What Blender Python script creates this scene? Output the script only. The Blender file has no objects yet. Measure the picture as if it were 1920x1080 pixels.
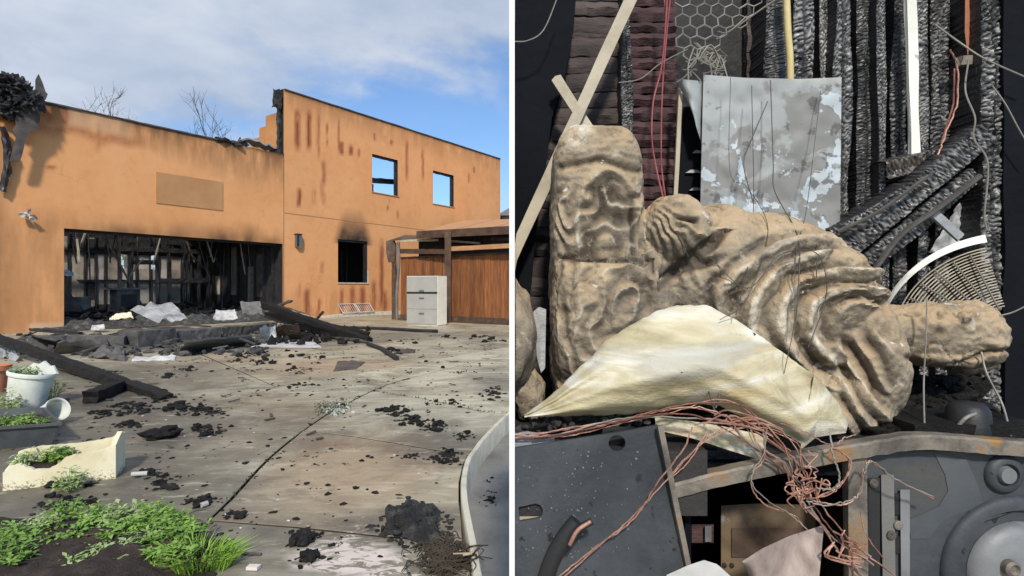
import bpy, bmesh, math, random
from mathutils import Vector, Matrix, noise
random.seed(7)
R = math.radians
scene = bpy.context.scene
col = scene.collection

# ------------------------------------------------------------------ camera
F = 1050.0                      # focal length in pixels of a 1920 wide frame
CH = 1.05                       # camera height
cam_d = bpy.data.cameras.new('camera')
cam = bpy.data.objects.new('camera', cam_d)
col.objects.link(cam)
cam.location = (0, 0, CH)
cam.rotation_euler = (R(90), 0, 0)
cam_d.sensor_width = 36.0
cam_d.lens = 36.0 * F / 1920.0
cam_d.clip_start = 0.02
cam_d.clip_end = 2000
scene.camera = cam

# ------------------------------------------------------------------ sun and sky
SUN_EL = 40.0
sun_h = Vector((0.06, -0.998, 0)).normalized()
to_sun = Vector((sun_h.x * math.cos(R(SUN_EL)), sun_h.y * math.cos(R(SUN_EL)), math.sin(R(SUN_EL))))
sd = bpy.data.lights.new('sun', 'SUN')
sd.energy = 3.8
sd.angle = R(5.0)
sd.color = (1.0, 0.93, 0.82)
sun = bpy.data.objects.new('sun', sd)
col.objects.link(sun)
sun.rotation_euler = to_sun.to_track_quat('Z', 'Y').to_euler()
sun.location = to_sun * 60

world = bpy.data.worlds.new('World')
scene.world = world
world.use_nodes = True
wt = world.node_tree
wt.nodes.clear()


class NT:
    def __init__(self, tree):
        self.t = tree

    def put(self, sock, v):
        if isinstance(v, bpy.types.NodeSocket):
            self.t.links.new(v, sock)
        elif v is not None:
            if sock.type == 'RGBA' and len(v) == 3:
                v = (v[0], v[1], v[2], 1)
            sock.default_value = v

    def n(self, typ, ins=None, **props):
        nd = self.t.nodes.new(typ)
        for k, v in props.items():
            setattr(nd, k, v)
        for k, v in (ins or {}).items():
            self.put(nd.inputs[k], v)
        return nd

    def m(self, op, a, b=None, c=None, clamp=False):
        nd = self.n('ShaderNodeMath', operation=op, use_clamp=clamp)
        self.put(nd.inputs[0], a)
        if b is not None:
            self.put(nd.inputs[1], b)
        if c is not None:
            self.put(nd.inputs[2], c)
        return nd.outputs[0]

    def vm(self, op, a, b=None):
        nd = self.n('ShaderNodeVectorMath', operation=op)
        self.put(nd.inputs[0], a)
        if b is not None:
            self.put(nd.inputs[1], b)
        return nd.outputs[0]

    def noise(self, vec, scale, detail=5, rough=0.55, dist=0.0):
        nd = self.n('ShaderNodeTexNoise', {'Scale': scale, 'Detail': detail, 'Roughness': rough, 'Distortion': dist})
        self.put(nd.inputs['Vector'], vec)
        return nd.outputs[0]

    def ss(self, v, a, b):
        nd = self.n('ShaderNodeMapRange', interpolation_type='SMOOTHSTEP')
        self.put(nd.inputs[0], v)
        nd.inputs[1].default_value = a
        nd.inputs[2].default_value = b
        return nd.outputs[0]

    def mix(self, f, a, b, mode='MIX'):
        nd = self.n('ShaderNodeMix', data_type='RGBA', blend_type=mode)
        self.put(nd.inputs[0], f)
        self.put(nd.inputs[6], a)
        self.put(nd.inputs[7], b)
        return nd.outputs[2]

    def ramp(self, v, stops):
        nd = self.n('ShaderNodeValToRGB')
        self.put(nd.inputs[0], v)
        cr = nd.color_ramp
        while len(cr.elements) < len(stops):
            cr.elements.new(0.5)
        for e, (p, c) in zip(cr.elements, stops):
            e.position = p
            e.color = (c[0], c[1], c[2], 1)
        return nd.outputs[0]

    def attr(self, name):
        return self.n('ShaderNodeAttribute', attribute_name=name).outputs['Fac']


w = NT(wt)
sky = w.n('ShaderNodeTexSky', sky_type='NISHITA')
sky.sun_disc = False
sky.sun_elevation = R(SUN_EL)
sky.sun_rotation = math.atan2(to_sun.x, to_sun.y)
sky.air_density = 1.0
sky.dust_density = 0.6
sky.ozone_density = 1.6
gen = w.n('ShaderNodeTexCoord').outputs['Generated']
sp = w.n('ShaderNodeSeparateXYZ', {'Vector': gen})
zz = w.m('ADD', w.m('ABSOLUTE', sp.outputs[2]), 0.22)
cv = w.n('ShaderNodeCombineXYZ', {0: w.m('DIVIDE', sp.outputs[0], zz), 1: w.m('DIVIDE', sp.outputs[1], zz), 2: 0.0}).outputs[0]
cn = w.noise(w.vm('ADD', cv, (3.1, 7.7, 0.4)), 0.62, 7, 0.55, 0.35)
cn2 = w.noise(w.vm('ADD', cv, (1.3, 2.2, 5.0)), 2.3, 6, 0.55, 0.2)
bias = w.m('ADD', w.m('MULTIPLY', sp.outputs[0], -0.36), 0.045)
cov = w.m('ADD', w.m('ADD', cn, bias), w.m('MULTIPLY', w.m('SUBTRACT', cn2, 0.5), 0.26))
cf = w.ss(cov, 0.50, 0.635)
cshade = w.ramp(cn2, [(0.32, (3.7, 4.5, 5.9)), (0.66, (6.3, 6.8, 7.6))])
skyc = w.mix(1.0, sky.outputs[0], (0.95, 1.25, 1.55), 'MULTIPLY')
skymix = w.mix(w.m('MULTIPLY', w.m('ADD', w.m('MULTIPLY', cf, 0.86), 0.09), 1.0), skyc, cshade)
bg = w.n('ShaderNodeBackground', {'Color': skymix, 'Strength': 0.11})
wo = w.n('ShaderNodeOutputWorld', {'Surface': bg.outputs[0]})

scene.view_settings.view_transform = 'Standard'
scene.view_settings.look = 'None'
scene.view_settings.gamma = 1.0
scene.view_settings.exposure = 0.0
scene.view_settings.use_curve_mapping = False


# ------------------------------------------------------------------ placing helpers
def P(px, py, Y):
    """a point seen at photograph position px, py that stands Y metres away"""
    return Vector(((px - 960) / F * Y, Y, CH + (540 - py) / F * Y))


def G(px, py, z=0.0):
    """a point of the ground"""
    Y = (CH - z) * F / (py - 540)
    return Vector(((px - 960) / F * Y, Y, z))


def nz(x, y=0.0, z=0.0):
    return noise.noise(Vector((x, y, z)))


def lerp(a, b, t):
    return a + (b - a) * t


def interp(pts, x):
    if x <= pts[0][0]:
        return pts[0][1]
    for (x0, y0), (x1, y1) in zip(pts, pts[1:]):
        if x <= x1:
            return y0 + (y1 - y0) * (x - x0) / max(1e-9, x1 - x0)
    return pts[-1][1]


def spline(pts, sub=6):
    pts = [Vector(p) for p in pts]
    if len(pts) < 3:
        return pts
    out = []
    q = [pts[0] * 2 - pts[1]] + pts + [pts[-1] * 2 - pts[-2]]
    for i in range(1, len(q) - 2):
        a, b, c, d = q[i - 1], q[i], q[i + 1], q[i + 2]
        for k in range(sub):
            t = k / sub
            out.append(0.5 * ((2 * b) + (c - a) * t + (2 * a - 5 * b + 4 * c - d) * t * t + (3 * b - a - 3 * c + d) * t ** 3))
    out.append(pts[-1])
    return out


# ------------------------------------------------------------------ mesh builder
_ico = {}
BASE = {}


def ico(sub):
    if sub not in _ico:
        bm = bmesh.new()
        bmesh.ops.create_icosphere(bm, subdivisions=sub, radius=1)
        _ico[sub] = ([v.co.copy() for v in bm.verts], [[v.index for v in f.verts] for f in bm.faces])
        bm.free()
    return _ico[sub]


class MB:
    def __init__(self):
        self.v = []
        self.f = []
        self.at = {}

    def add(self, vs, fs):
        b = len(self.v)
        self.v += [Vector(p) for p in vs]
        self.f += [[i + b for i in f] for f in fs]
        return self

    def box(self, a, b):
        x0, y0, z0 = a
        x1, y1, z1 = b
        return self.add([(x0, y0, z0), (x1, y0, z0), (x1, y1, z0), (x0, y1, z0), (x0, y0, z1), (x1, y0, z1), (x1, y1, z1), (x0, y1, z1)],
                        [(3, 2, 1, 0), (4, 5, 6, 7), (0, 1, 5, 4), (1, 2, 6, 5), (2, 3, 7, 6), (3, 0, 4, 7)])

    def beam(self, p0, p1, wd, ht, up=(0, 0, 1), seg=1, rough=0.0, taper=1.0, seed=0.0):
        """a bar of width wd and height ht between two points, worn when rough > 0"""
        p0, p1 = Vector(p0), Vector(p1)
        d = (p1 - p0)
        L = d.length
        d.normalize()
        up = Vector(up)
        if abs(d.dot(up)) > 0.98:
            up = Vector((0, 1, 0))
        s = d.cross(up).normalized()
        u = s.cross(d).normalized()
        prof = [(-1, -1), (0, -1.0), (1, -1), (1, 0), (1, 1), (0, 1.0), (-1, 1), (-1, 0)] if rough else [(-1, -1), (1, -1), (1, 1), (-1, 1)]
        k = len(prof)
        vs, fs = [], []
        for i in range(seg + 1):
            t = i / seg
            tp = lerp(1, taper, t)
            for j, (a, b) in enumerate(prof):
                q = p0 + d * (L * t) + s * (a * wd / 2 * tp) + u * (b * ht / 2 * tp)
                if rough:
                    h = Vector((nz(q.x * 9 + seed, q.y * 9, q.z * 9 + j * 3.3), nz(q.x * 9 + 40 + seed, q.y * 9, q.z * 9 + j * 3.3), nz(q.x * 9 + 80, q.y * 9 + seed, q.z * 9 + j * 3.3)))
                    q = q + h * rough
                    if i in (0, seg):
                        q = q + d * random.uniform(-1, 1) * rough * 1.5
                vs.append(q)
        for i in range(seg):
            for j in range(k):
                a, b = i * k + j, i * k + (j + 1) % k
                fs.append((a, b, b + k, a + k))
        fs.append(tuple(reversed(range(k))))
        fs.append(tuple(range(seg * k, seg * k + k)))
        return self.add(vs, fs)

    def tube(self, pts, r, n=6, r1=None, cap=True):
        pts = [Vector(p) for p in pts]
        vs, fs = [], []
        prev = None
        for i, p in enumerate(pts):
            d = (pts[min(i + 1, len(pts) - 1)] - pts[max(i - 1, 0)])
            if d.length < 1e-9:
                d = Vector((0, 0, 1))
            d.normalize()
            if prev is None:
                a = d.cross(Vector((0.3, 0.2, 0.93)))
                if a.length < 1e-3:
                    a = d.cross(Vector((1, 0, 0)))
                prev = a.normalized()
            a = (prev - d * prev.dot(d))
            if a.length < 1e-6:
                a = d.orthogonal()
            a.normalize()
            prev = a
            b = d.cross(a)
            rr = r if r1 is None else lerp(r, r1, i / max(1, len(pts) - 1))
            for j in range(n):
                t = 2 * math.pi * j / n
                vs.append(p + a * (rr * math.cos(t)) + b * (rr * math.sin(t)))
        for i in range(len(pts) - 1):
            for j in range(n):
                k, l = i * n + j, i * n + (j + 1) % n
                fs.append((k, l, l + n, k + n))
        if cap:
            fs.append(tuple(reversed(range(n))))
            fs.append(tuple(range((len(pts) - 1) * n, len(pts) * n)))
        return self.add(vs, fs)

    def lathe(self, prof, c=(0, 0, 0), n=24, axis=(0, 0, 1)):
        """prof: list of (radius, height)"""
        q = Vector((0, 0, 1)).rotation_difference(Vector(axis))
        vs, fs = [], []
        for r, h in prof:
            for j in range(n):
                t = 2 * math.pi * j / n
                vs.append(q @ Vector((r * math.cos(t), r * math.sin(t), h)) + Vector(c))
        for i in range(len(prof) - 1):
            for j in range(n):
                a, b = i * n + j, i * n + (j + 1) % n
                fs.append((a, b, b + n, a + n))
        return self.add(vs, fs)

    def blob(self, c, r, sub=2, rough=0.25, seed=None, freq=1.6, flat=None):
        """an uneven lump"""
        vs, fs = ico(sub)
        if seed is None:
            seed = random.uniform(0, 900)
        c = Vector(c)
        rz = random.uniform(0, 6.28)
        cr, sr = math.cos(rz), math.sin(rz)
        out = []
        for p in vs:
            k = 1 + rough * 2 * nz(p.x * freq + seed, p.y * freq, p.z * freq) + rough * nz(p.x * freq * 2.7 + seed, p.y * freq * 2.7, p.z * freq * 2.7)
            q = Vector((p.x * r[0], p.y * r[1], p.z * r[2])) * k
            q = Vector((q.x * cr - q.y * sr, q.x * sr + q.y * cr, q.z)) + c
            if flat is not None and q.z < flat:
                q.z = flat
            out.append(q)
        return self.add(out, fs)

    def prism(self, poly, y0, y1, mapf):
        """outline poly of (a, b) pulled from depth y0 to y1; mapf(a, b, y) gives the point"""
        n = len(poly)
        vs = [mapf(a, b, y0) for a, b in poly] + [mapf(a, b, y1) for a, b in poly]
        fs = [tuple(range(n)), tuple(reversed(range(n, 2 * n)))]
        for i in range(n):
            j = (i + 1) % n
            fs.append((j, i, i + n, j + n))
        return self.add(vs, fs)

    def leaf(self, p, d, L, wd, bend=0.3):
        d = Vector(d).normalized()
        s = d.cross(Vector((random.uniform(-.4, .4), random.uniform(-.4, .4), 1)))
        if s.length < 1e-3:
            s = Vector((1, 0, 0))
        s.normalize()
        p = Vector(p)
        up = Vector((0, 0, -bend * L))
        m_ = p + d * L * .5 + s * 0
        return self.add([p, m_ + s * wd / 2 + up * .2, p + d * L + up, m_ - s * wd / 2 + up * .2, m_ + Vector((0, 0, -wd * .15))],
                        [(0, 1, 4), (1, 2, 4), (2, 3, 4), (3, 0, 4)])

    def build(self, name, mat, parent=None, smooth=False, center=None):
        """link as one mesh object; a top-level mesh gets its origin at its base"""
        me = bpy.data.meshes.new(name)
        off = Vector((0, 0, 0))
        if center is None:
            center = parent is None
        if center and self.v:
            xs = [p.x for p in self.v]
            ys = [p.y for p in self.v]
            off = Vector(((min(xs) + max(xs)) / 2, (min(ys) + max(ys)) / 2, min(p.z for p in self.v)))
        elif parent is not None and parent.name in BASE:
            off = BASE[parent.name]
        me.from_pydata([tuple(p - off) for p in self.v], [], self.f)
        me.update()
        bm = bmesh.new()
        bm.from_mesh(me)
        bmesh.ops.recalc_face_normals(bm, faces=bm.faces)
        bm.to_mesh(me)
        bm.free()
        for k, vals in self.at.items():
            a = me.attributes.new(k, 'FLOAT', 'POINT')
            a.data.foreach_set('value', vals)
        if smooth:
            me.polygons.foreach_set('use_smooth', [True] * len(me.polygons))
            me.set_sharp_from_angle(angle=R(50))
        me.materials.append(mat)
        o = bpy.data.objects.new(name, me)
        col.objects.link(o)
        if parent is not None:
            o.parent = parent
        if center:
            o.location = off
        return o


def tag(o, label=None, cat=None, group=None, kind=None):
    if label:
        o['label'] = label
    if cat:
        o['category'] = cat
    if group:
        o['group'] = group
    if kind:
        o['kind'] = kind
    return o


def thing(name, loc, label, cat, group=None, rotz=0.0, world_parts=True):
    """an Empty at the base of a thing; its parts are given in world coordinates when world_parts"""
    o = bpy.data.objects.new(name, None)
    col.objects.link(o)
    o.location = loc
    o.rotation_euler = (0, 0, rotz)
    o.empty_display_size = 0.1
    if world_parts:
        BASE[o.name] = Vector(loc)
    return tag(o, label, cat, group)


def sub_base(o, parent):
    """lets a part carry sub-parts that are given in the same coordinates"""
    if parent.name in BASE:
        BASE[o.name] = BASE[parent.name]
    return o


def sheet(name, top, bot, yf, mat, parent=None, nu=24, nv=16, thick=0.003, jag=0.0, pix=True, smooth=True):
    """a bent sheet between two edge curves of (px, py); yf(u, v, px, py) gives the distance"""
    x0, x1 = max(top[0][0], bot[0][0]), min(top[-1][0], bot[-1][0])
    mb = MB()
    pts = []
    for j in range(nv + 1):
        v = j / nv
        for i in range(nu + 1):
            u = i / nu
            xt, xb = lerp(top[0][0], top[-1][0], u), lerp(bot[0][0], bot[-1][0], u)
            a = Vector((xt, interp(top, xt)))
            b = Vector((xb, interp(bot, xb)))
            q = a.lerp(b, v)
            if jag and (i in (0, nu) or j in (0, nv)):
                q = q + Vector((random.uniform(-jag, jag), random.uniform(-jag, jag)))
            pts.append(P(q.x, q.y, yf(u, v, q.x, q.y)))
    W = nu + 1
    fs = [(j * W + i, j * W + i + 1, (j + 1) * W + i + 1, (j + 1) * W + i) for j in range(nv) for i in range(nu)]
    # back side pushed away from the camera
    eye = Vector((0, 0, CH))
    back = [p + (p - eye).normalized() * thick for p in pts]
    n = len(pts)
    fb = [tuple(k + n for k in reversed(f)) for f in fs]
    rim = [i for i in range(W)] + [(j + 1) * W - 1 for j in range(1, nv + 1)] + [nv * W + i for i in reversed(range(nu))] + [j * W for j in reversed(range(1, nv))]
    fr = [(rim[(k + 1) % len(rim)], rim[k], rim[k] + n, rim[(k + 1) % len(rim)] + n) for k in range(len(rim))]
    mb.add(pts + back, fs + fb + fr)
    return mb.build(name, mat, parent, smooth=smooth)


# ------------------------------------------------------------------ materials
def new_mat(name):
    m = bpy.data.materials.new(name)
    m.use_nodes = True
    m.node_tree.nodes.clear()
    return m, NT(m.node_tree)


def finish(t, color, rough=0.8, metal=0.0, height=None, bump=0.3, dist=0.01, spec=0.4, trans=0.0):
    ins = {'Base Color': color, 'Roughness': rough, 'Metallic': metal, 'Specular IOR Level': spec}
    b = t.n('ShaderNodeBsdfPrincipled', ins)
    if trans:
        b.inputs['Subsurface Weight'].default_value = trans
        b.inputs['Subsurface Radius'].default_value = (0.02, 0.03, 0.01)
    if height is not None:
        bp = t.n('ShaderNodeBump', {'Height': height, 'Strength': bump, 'Distance': dist})
        t.t.links.new(bp.outputs[0], b.inputs['Normal'])
    t.n('ShaderNodeOutputMaterial', {'Surface': b.outputs[0]})


def ocoord(t, rnd=True, stretch=None):
    c = t.n('ShaderNodeTexCoord').outputs['Object']
    if rnd:
        r = t.n('ShaderNodeObjectInfo').outputs['Random']
        c = t.vm('ADD', c, t.n('ShaderNodeCombineXYZ', {0: t.m('MULTIPLY', r, 37.0), 1: t.m('MULTIPLY', r, 91.0), 2: r}).outputs[0])
    if stretch:
        c = t.vm('MULTIPLY', c, stretch)
    return c


def mat(name, stops, scale=4.0, rough=0.8, metal=0.0, bump=0.3, bscale=None, dist=0.006, spec=0.4, detail=7, nrough=0.6,
        stretch=None, vary=0.0, speck=None, rough2=None, trans=0.0):
    """mottled surface: a colour ramp over noise, fine relief, optional specks of another colour"""
    m, t = new_mat(name)
    c = ocoord(t, True, stretch)
    f = t.noise(c, scale, detail, nrough, 0.25)
    colr = t.ramp(f, stops)
    if vary:
        r = t.n('ShaderNodeObjectInfo').outputs['Random']
        hv = t.n('ShaderNodeHueSaturation', {'Value': t.m('ADD', t.m('MULTIPLY', r, vary * 2), 1 - vary), 'Color': colr})
        colr = hv.outputs[0]
    if speck:
        sc, thr, cc = speck
        s = t.ss(t.noise(c, sc, 4, 0.6), thr, thr + 0.06)
        colr = t.mix(s, colr, cc)
    rg = rough
    if rough2 is not None:
        rg = t.m('ADD', t.m('MULTIPLY', t.noise(c, scale * 2.3, 4), rough2 - rough), rough)
    h = t.noise(c, bscale or scale * 8, 6, 0.65)
    finish(t, colr, rg, metal, h, bump, dist, spec, trans)
    return m


M = {}
# char: cracked burnt timber; the attribute "ridge" carries painted highlights on the block tops where a mesh has it
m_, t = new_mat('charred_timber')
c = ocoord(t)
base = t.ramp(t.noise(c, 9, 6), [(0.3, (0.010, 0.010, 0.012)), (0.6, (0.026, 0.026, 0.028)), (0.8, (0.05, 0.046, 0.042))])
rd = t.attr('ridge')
ash = t.m('MULTIPLY', rd, t.ss(t.noise(c, 22, 4), 0.30, 0.56))  # silvery highlight of the ridge tops, painted as pale grey
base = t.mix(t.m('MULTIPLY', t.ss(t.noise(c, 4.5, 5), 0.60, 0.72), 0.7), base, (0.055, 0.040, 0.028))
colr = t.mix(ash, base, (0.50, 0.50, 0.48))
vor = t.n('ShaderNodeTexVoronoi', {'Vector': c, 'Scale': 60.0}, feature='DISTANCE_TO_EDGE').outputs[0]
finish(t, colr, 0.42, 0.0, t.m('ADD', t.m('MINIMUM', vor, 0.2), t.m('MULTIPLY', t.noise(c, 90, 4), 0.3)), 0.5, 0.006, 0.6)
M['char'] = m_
M['soot'] = mat('sooty_black', [(0.3, (0.012, 0.012, 0.013)), (0.7, (0.035, 0.032, 0.03))], 5, 0.7, bump=0.5, dist=0.01)
M['charcoal'] = mat('charcoal', [(0.3, (0.006, 0.0055, 0.0055)), (0.6, (0.014, 0.013, 0.012)), (0.85, (0.05, 0.045, 0.04))], 22, 0.75, spec=0.25, bump=0.7, dist=0.008, vary=0.3)
M['charmat'] = mat('charred_felt', [(0.3, (0.008, 0.0075, 0.0075)), (0.52, (0.022, 0.021, 0.02)), (0.68, (0.07, 0.068, 0.066)), (0.82, (0.2, 0.195, 0.19))], 16, 0.6, bump=0.8, dist=0.012, spec=0.4)
M['ashy'] = mat('ashy_rubble', [(0.25, (0.02, 0.02, 0.02)), (0.5, (0.06, 0.056, 0.052)), (0.75, (0.17, 0.16, 0.145))], 7, 0.9, bump=0.7, dist=0.02, speck=(30, 0.66, (0.3, 0.28, 0.26)))
M['ashblock'] = mat('sooty_concrete', [(0.25, (0.035, 0.033, 0.031)), (0.55, (0.11, 0.105, 0.098)), (0.85, (0.22, 0.21, 0.19))], 3.5, 0.9, bump=0.6, dist=0.02, vary=0.2)
M['sheath'] = mat('scorched_boards', [(0.2, (0.03, 0.027, 0.024)), (0.40, (0.17, 0.145, 0.12)), (0.60, (0.34, 0.29, 0.24)), (0.85, (0.46, 0.41, 0.35))], 1.7, 0.9, bump=0.4, stretch=(1, 1, 0.6), vary=0.35, detail=9, nrough=0.68)
M['palewall'] = mat('smoked_lining', [(0.25, (0.15, 0.13, 0.12)), (0.6, (0.44, 0.40, 0.37)), (0.85, (0.60, 0.56, 0.52))], 1.4, 0.9, bump=0.2, stretch=(1, 1, 0.5), vary=0.3)
M['rustsheet'] = mat('scorched_tin', [(0.25, (0.03, 0.028, 0.027)), (0.5, (0.09, 0.075, 0.065)), (0.8, (0.2, 0.15, 0.12))], 3, 0.65, 0.2, bump=0.4, vary=0.2)
M['greysheet'] = mat('grey_tin', [(0.25, (0.10, 0.10, 0.095)), (0.6, (0.2, 0.195, 0.18)), (0.85, (0.30, 0.29, 0.27))], 3, 0.6, 0.2, bump=0.35)
M['silver'] = mat('crumpled_foil', [(0.2, (0.15, 0.155, 0.16)), (0.5, (0.33, 0.34, 0.35)), (0.8, (0.55, 0.55, 0.55))], 3, 0.5, 0.15, bump=0.4, dist=0.02)
M['white'] = mat('white_scrap', [(0.2, (0.25, 0.24, 0.23)), (0.5, (0.52, 0.51, 0.49)), (0.8, (0.72, 0.71, 0.68))], 4, 0.7, bump=0.2)
M['chestnut'] = mat('burnt_brown_plank', [(0.25, (0.03, 0.022, 0.018)), (0.55, (0.10, 0.065, 0.045)), (0.85, (0.22, 0.15, 0.10))], 6, 0.8, bump=0.4, stretch=(1, 1, 1))
M['palewood'] = mat('pale_split_wood', [(0.25, (0.22, 0.17, 0.11)), (0.55, (0.45, 0.36, 0.24)), (0.85, (0.62, 0.52, 0.37))], 6, 0.8, bump=0.3)
M['concrete_pale'] = mat('pale_concrete', [(0.25, (0.36, 0.33, 0.25)), (0.55, (0.58, 0.54, 0.43)), (0.85, (0.70, 0.66, 0.55))], 6, 0.9, bump=0.4)
M['capmetal'] = mat('weathered_cap', [(0.3, (0.06, 0.05, 0.045)), (0.7, (0.16, 0.13, 0.11))], 4, 0.6, 0.3)
M['fence'] = mat('stained_fence_timber', [(0.2, (0.085, 0.030, 0.012)), (0.5, (0.215, 0.080, 0.028)), (0.8, (0.34, 0.145, 0.055))], 3.0, 0.75, bump=0.35, stretch=(6, 6, 0.6), vary=0.28)
M['fencedark'] = mat('dark_timber', [(0.25, (0.035, 0.02, 0.014)), (0.6, (0.10, 0.055, 0.035)), (0.85, (0.17, 0.10, 0.06))], 4, 0.8, bump=0.3)
M['roofing'] = mat('carport_sheeting', [(0.25, (0.40, 0.20, 0.095)), (0.55, (0.50, 0.265, 0.125)), (0.85, (0.56, 0.32, 0.17))], 2.0, 0.7, bump=0.2)
M['cabshade'] = mat('shaded_grey_enamel', [(0.25, (0.33, 0.315, 0.285)), (0.6, (0.385, 0.37, 0.335)), (0.85, (0.42, 0.40, 0.365))], 3, 0.45, bump=0.05)  # drawer fronts greyer than the body, partly as painted shade
M['cabcream'] = mat('cream_enamel', [(0.25, (0.74, 0.68, 0.52)), (0.55, (0.84, 0.80, 0.68)), (0.85, (0.86, 0.83, 0.74))], 3, 0.45, bump=0.05, speck=(5, 0.66, (0.60, 0.48, 0.28)))
M['black'] = mat('black_plastic', [(0.3, (0.012, 0.012, 0.012)), (0.7, (0.03, 0.03, 0.03))], 5, 0.5)
M['foam_plain'] = mat('yellowed_foam', [(0.25, (0.62, 0.53, 0.31)), (0.55, (0.78, 0.71, 0.50)), (0.85, (0.82, 0.78, 0.62))], 5, 0.85, bump=0.25, bscale=120, dist=0.003)
m_, t = new_mat('dirty_foam')
c = ocoord(t)
base = t.ramp(t.noise(c, 5, 6), [(0.25, (0.62, 0.54, 0.32)), (0.55, (0.78, 0.72, 0.52)), (0.85, (0.82, 0.79, 0.65))])
hz = t.n('ShaderNodeSeparateXYZ', {'Vector': t.n('ShaderNodeTexCoord').outputs['Object']}).outputs[2]
dirt = t.ss(t.m('ADD', t.noise(c, 75, 5, 0.7), t.m('MULTIPLY', hz, -2.6)), 0.44, 0.56)
base = t.mix(t.m('MULTIPLY', dirt, 0.8), base, (0.13, 0.095, 0.05))
base = t.mix(t.m('MULTIPLY', t.ss(t.noise(c, 14, 5, 0.6), 0.58, 0.72), 0.3), base, (0.42, 0.31, 0.14))
finish(t, base, 0.9, 0, t.noise(c, 130, 4, 0.7), 0.3, 0.003, 0.2)
M['foam'] = m_
M['traygrey'] = mat('grey_plastic', [(0.3, (0.035, 0.04, 0.045)), (0.7, (0.09, 0.095, 0.10))], 6, 0.5, bump=0.1)
M['whiteplastic'] = mat('chalky_plastic', [(0.25, (0.48, 0.50, 0.43)), (0.55, (0.68, 0.69, 0.61)), (0.85, (0.76, 0.76, 0.70))], 6, 0.6, bump=0.15, speck=(9, 0.68, (0.2, 0.24, 0.12)))
M['terracotta'] = mat('terracotta', [(0.3, (0.40, 0.13, 0.06)), (0.7, (0.55, 0.22, 0.11))], 6, 0.8)
M['soil'] = mat('dark_soil', [(0.25, (0.018, 0.013, 0.010)), (0.55, (0.05, 0.036, 0.028)), (0.85, (0.12, 0.09, 0.07))], 14, 0.95, bump=0.9, dist=0.02)
M['leaf'] = mat('leaf_green', [(0.25, (0.085, 0.17, 0.025)), (0.5, (0.17, 0.30, 0.05)), (0.8, (0.30, 0.44, 0.10))], 11, 0.6, bump=0.1, vary=0.15, trans=0.1)
M['leafpale'] = mat('leaf_pale', [(0.25, (0.15, 0.23, 0.07)), (0.5, (0.28, 0.38, 0.14)), (0.8, (0.42, 0.50, 0.25))], 11, 0.6, bump=0.1, vary=0.15, trans=0.1)
M['leafdark'] = mat('leaf_dark', [(0.25, (0.025, 0.045, 0.016)), (0.6, (0.06, 0.09, 0.03)), (0.85, (0.13, 0.15, 0.07))], 9, 0.7, bump=0.1)
M['grass'] = mat('grass_blade', [(0.25, (0.12, 0.24, 0.025)), (0.5, (0.21, 0.37, 0.045)), (0.8, (0.36, 0.50, 0.10))], 9, 0.6, bump=0.05, trans=0.1)
M['bark'] = mat('grey_bark', [(0.3, (0.06, 0.052, 0.05)), (0.7, (0.13, 0.115, 0.11))], 8, 0.9)
M['straw'] = mat('brown_straw', [(0.25, (0.022, 0.017, 0.012)), (0.6, (0.065, 0.05, 0.035)), (0.85, (0.16, 0.13, 0.09))], 9, 0.9)
M['paint'] = mat('spilt_paint', [(0.25, (0.55, 0.48, 0.45)), (0.55, (0.74, 0.67, 0.63)), (0.85, (0.8, 0.75, 0.71))], 9, 0.7, bump=0.3)
M['gravel'] = mat('pale_grit', [(0.25, (0.20, 0.22, 0.19)), (0.55, (0.42, 0.44, 0.38)), (0.85, (0.62, 0.62, 0.56))], 20, 0.9, bump=0.5)

# stucco of the burnt house: attributes rust, soot, grime say where the wall is marked
m_, t = new_mat('orange_stucco')
c = ocoord(t, False)
cs = t.vm('MULTIPLY', c, (2.6, 1, 0.55))
base = t.ramp(t.noise(c, 0.55, 6, 0.6), [(0.3, (0.64, 0.295, 0.118)), (0.5, (0.715, 0.345, 0.145)), (0.7, (0.74, 0.375, 0.17))])
fine = t.noise(c, 3.2, 6, 0.65)
base = t.mix(t.m('MULTIPLY', t.ss(fine, 0.45, 0.75), 0.22), base, (0.50, 0.19, 0.065))
g = t.m('MULTIPLY', t.attr('grime'), t.ss(t.noise(cs, 1.1, 6), 0.28, 0.60))
base = t.mix(g, base, (0.25, 0.125, 0.055))
crk = t.n('ShaderNodeTexVoronoi', {'Vector': t.vm('ADD', c, t.vm('MULTIPLY', t.n('ShaderNodeTexNoise', {'Vector': c, 'Scale': 1.5}).outputs[1], (0.8, 0.8, 0.8))), 'Scale': 0.42}, feature='DISTANCE_TO_EDGE').outputs[0]
base = t.mix(t.m('MULTIPLY', t.m('SUBTRACT', 1.0, t.ss(crk, 0.0, 0.010)), t.m('MULTIPLY', t.ss(t.noise(c, 0.9, 4), 0.52, 0.60), 0.16)), base, (0.20, 0.09, 0.04))
rs = t.m('MULTIPLY', t.attr('rust'), t.ss(t.noise(t.vm('MULTIPLY', c, (7, 1, 2.0)), 1.0, 6, 0.65), 0.18, 0.50))
base = t.mix(rs, base, (0.23, 0.052, 0.026))
st = t.m('MULTIPLY', t.attr('soot'), t.m('ADD', t.m('MULTIPLY', t.noise(c, 2.4, 6), 0.7), 0.6), clamp=True)
base = t.mix(st, base, (0.030, 0.025, 0.021))
base = t.mix(t.m('MULTIPLY', t.ss(t.noise(t.vm('ADD', c, (4, 9, 2)), 6, 6, 0.7), 0.60, 0.74), 0.35), base, (0.30, 0.115, 0.045))
pk = t.attr('patch')
base = t.mix(pk, base, (0.62, 0.40, 0.24))
finish(t, base, 0.85, 0, t.m('ADD', t.noise(c, 55, 5, 0.7), t.m('MULTIPLY', t.noise(c, 7, 4), 0.7)), 0.35, 0.012, 0.25)
M['stucco'] = m_
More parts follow.
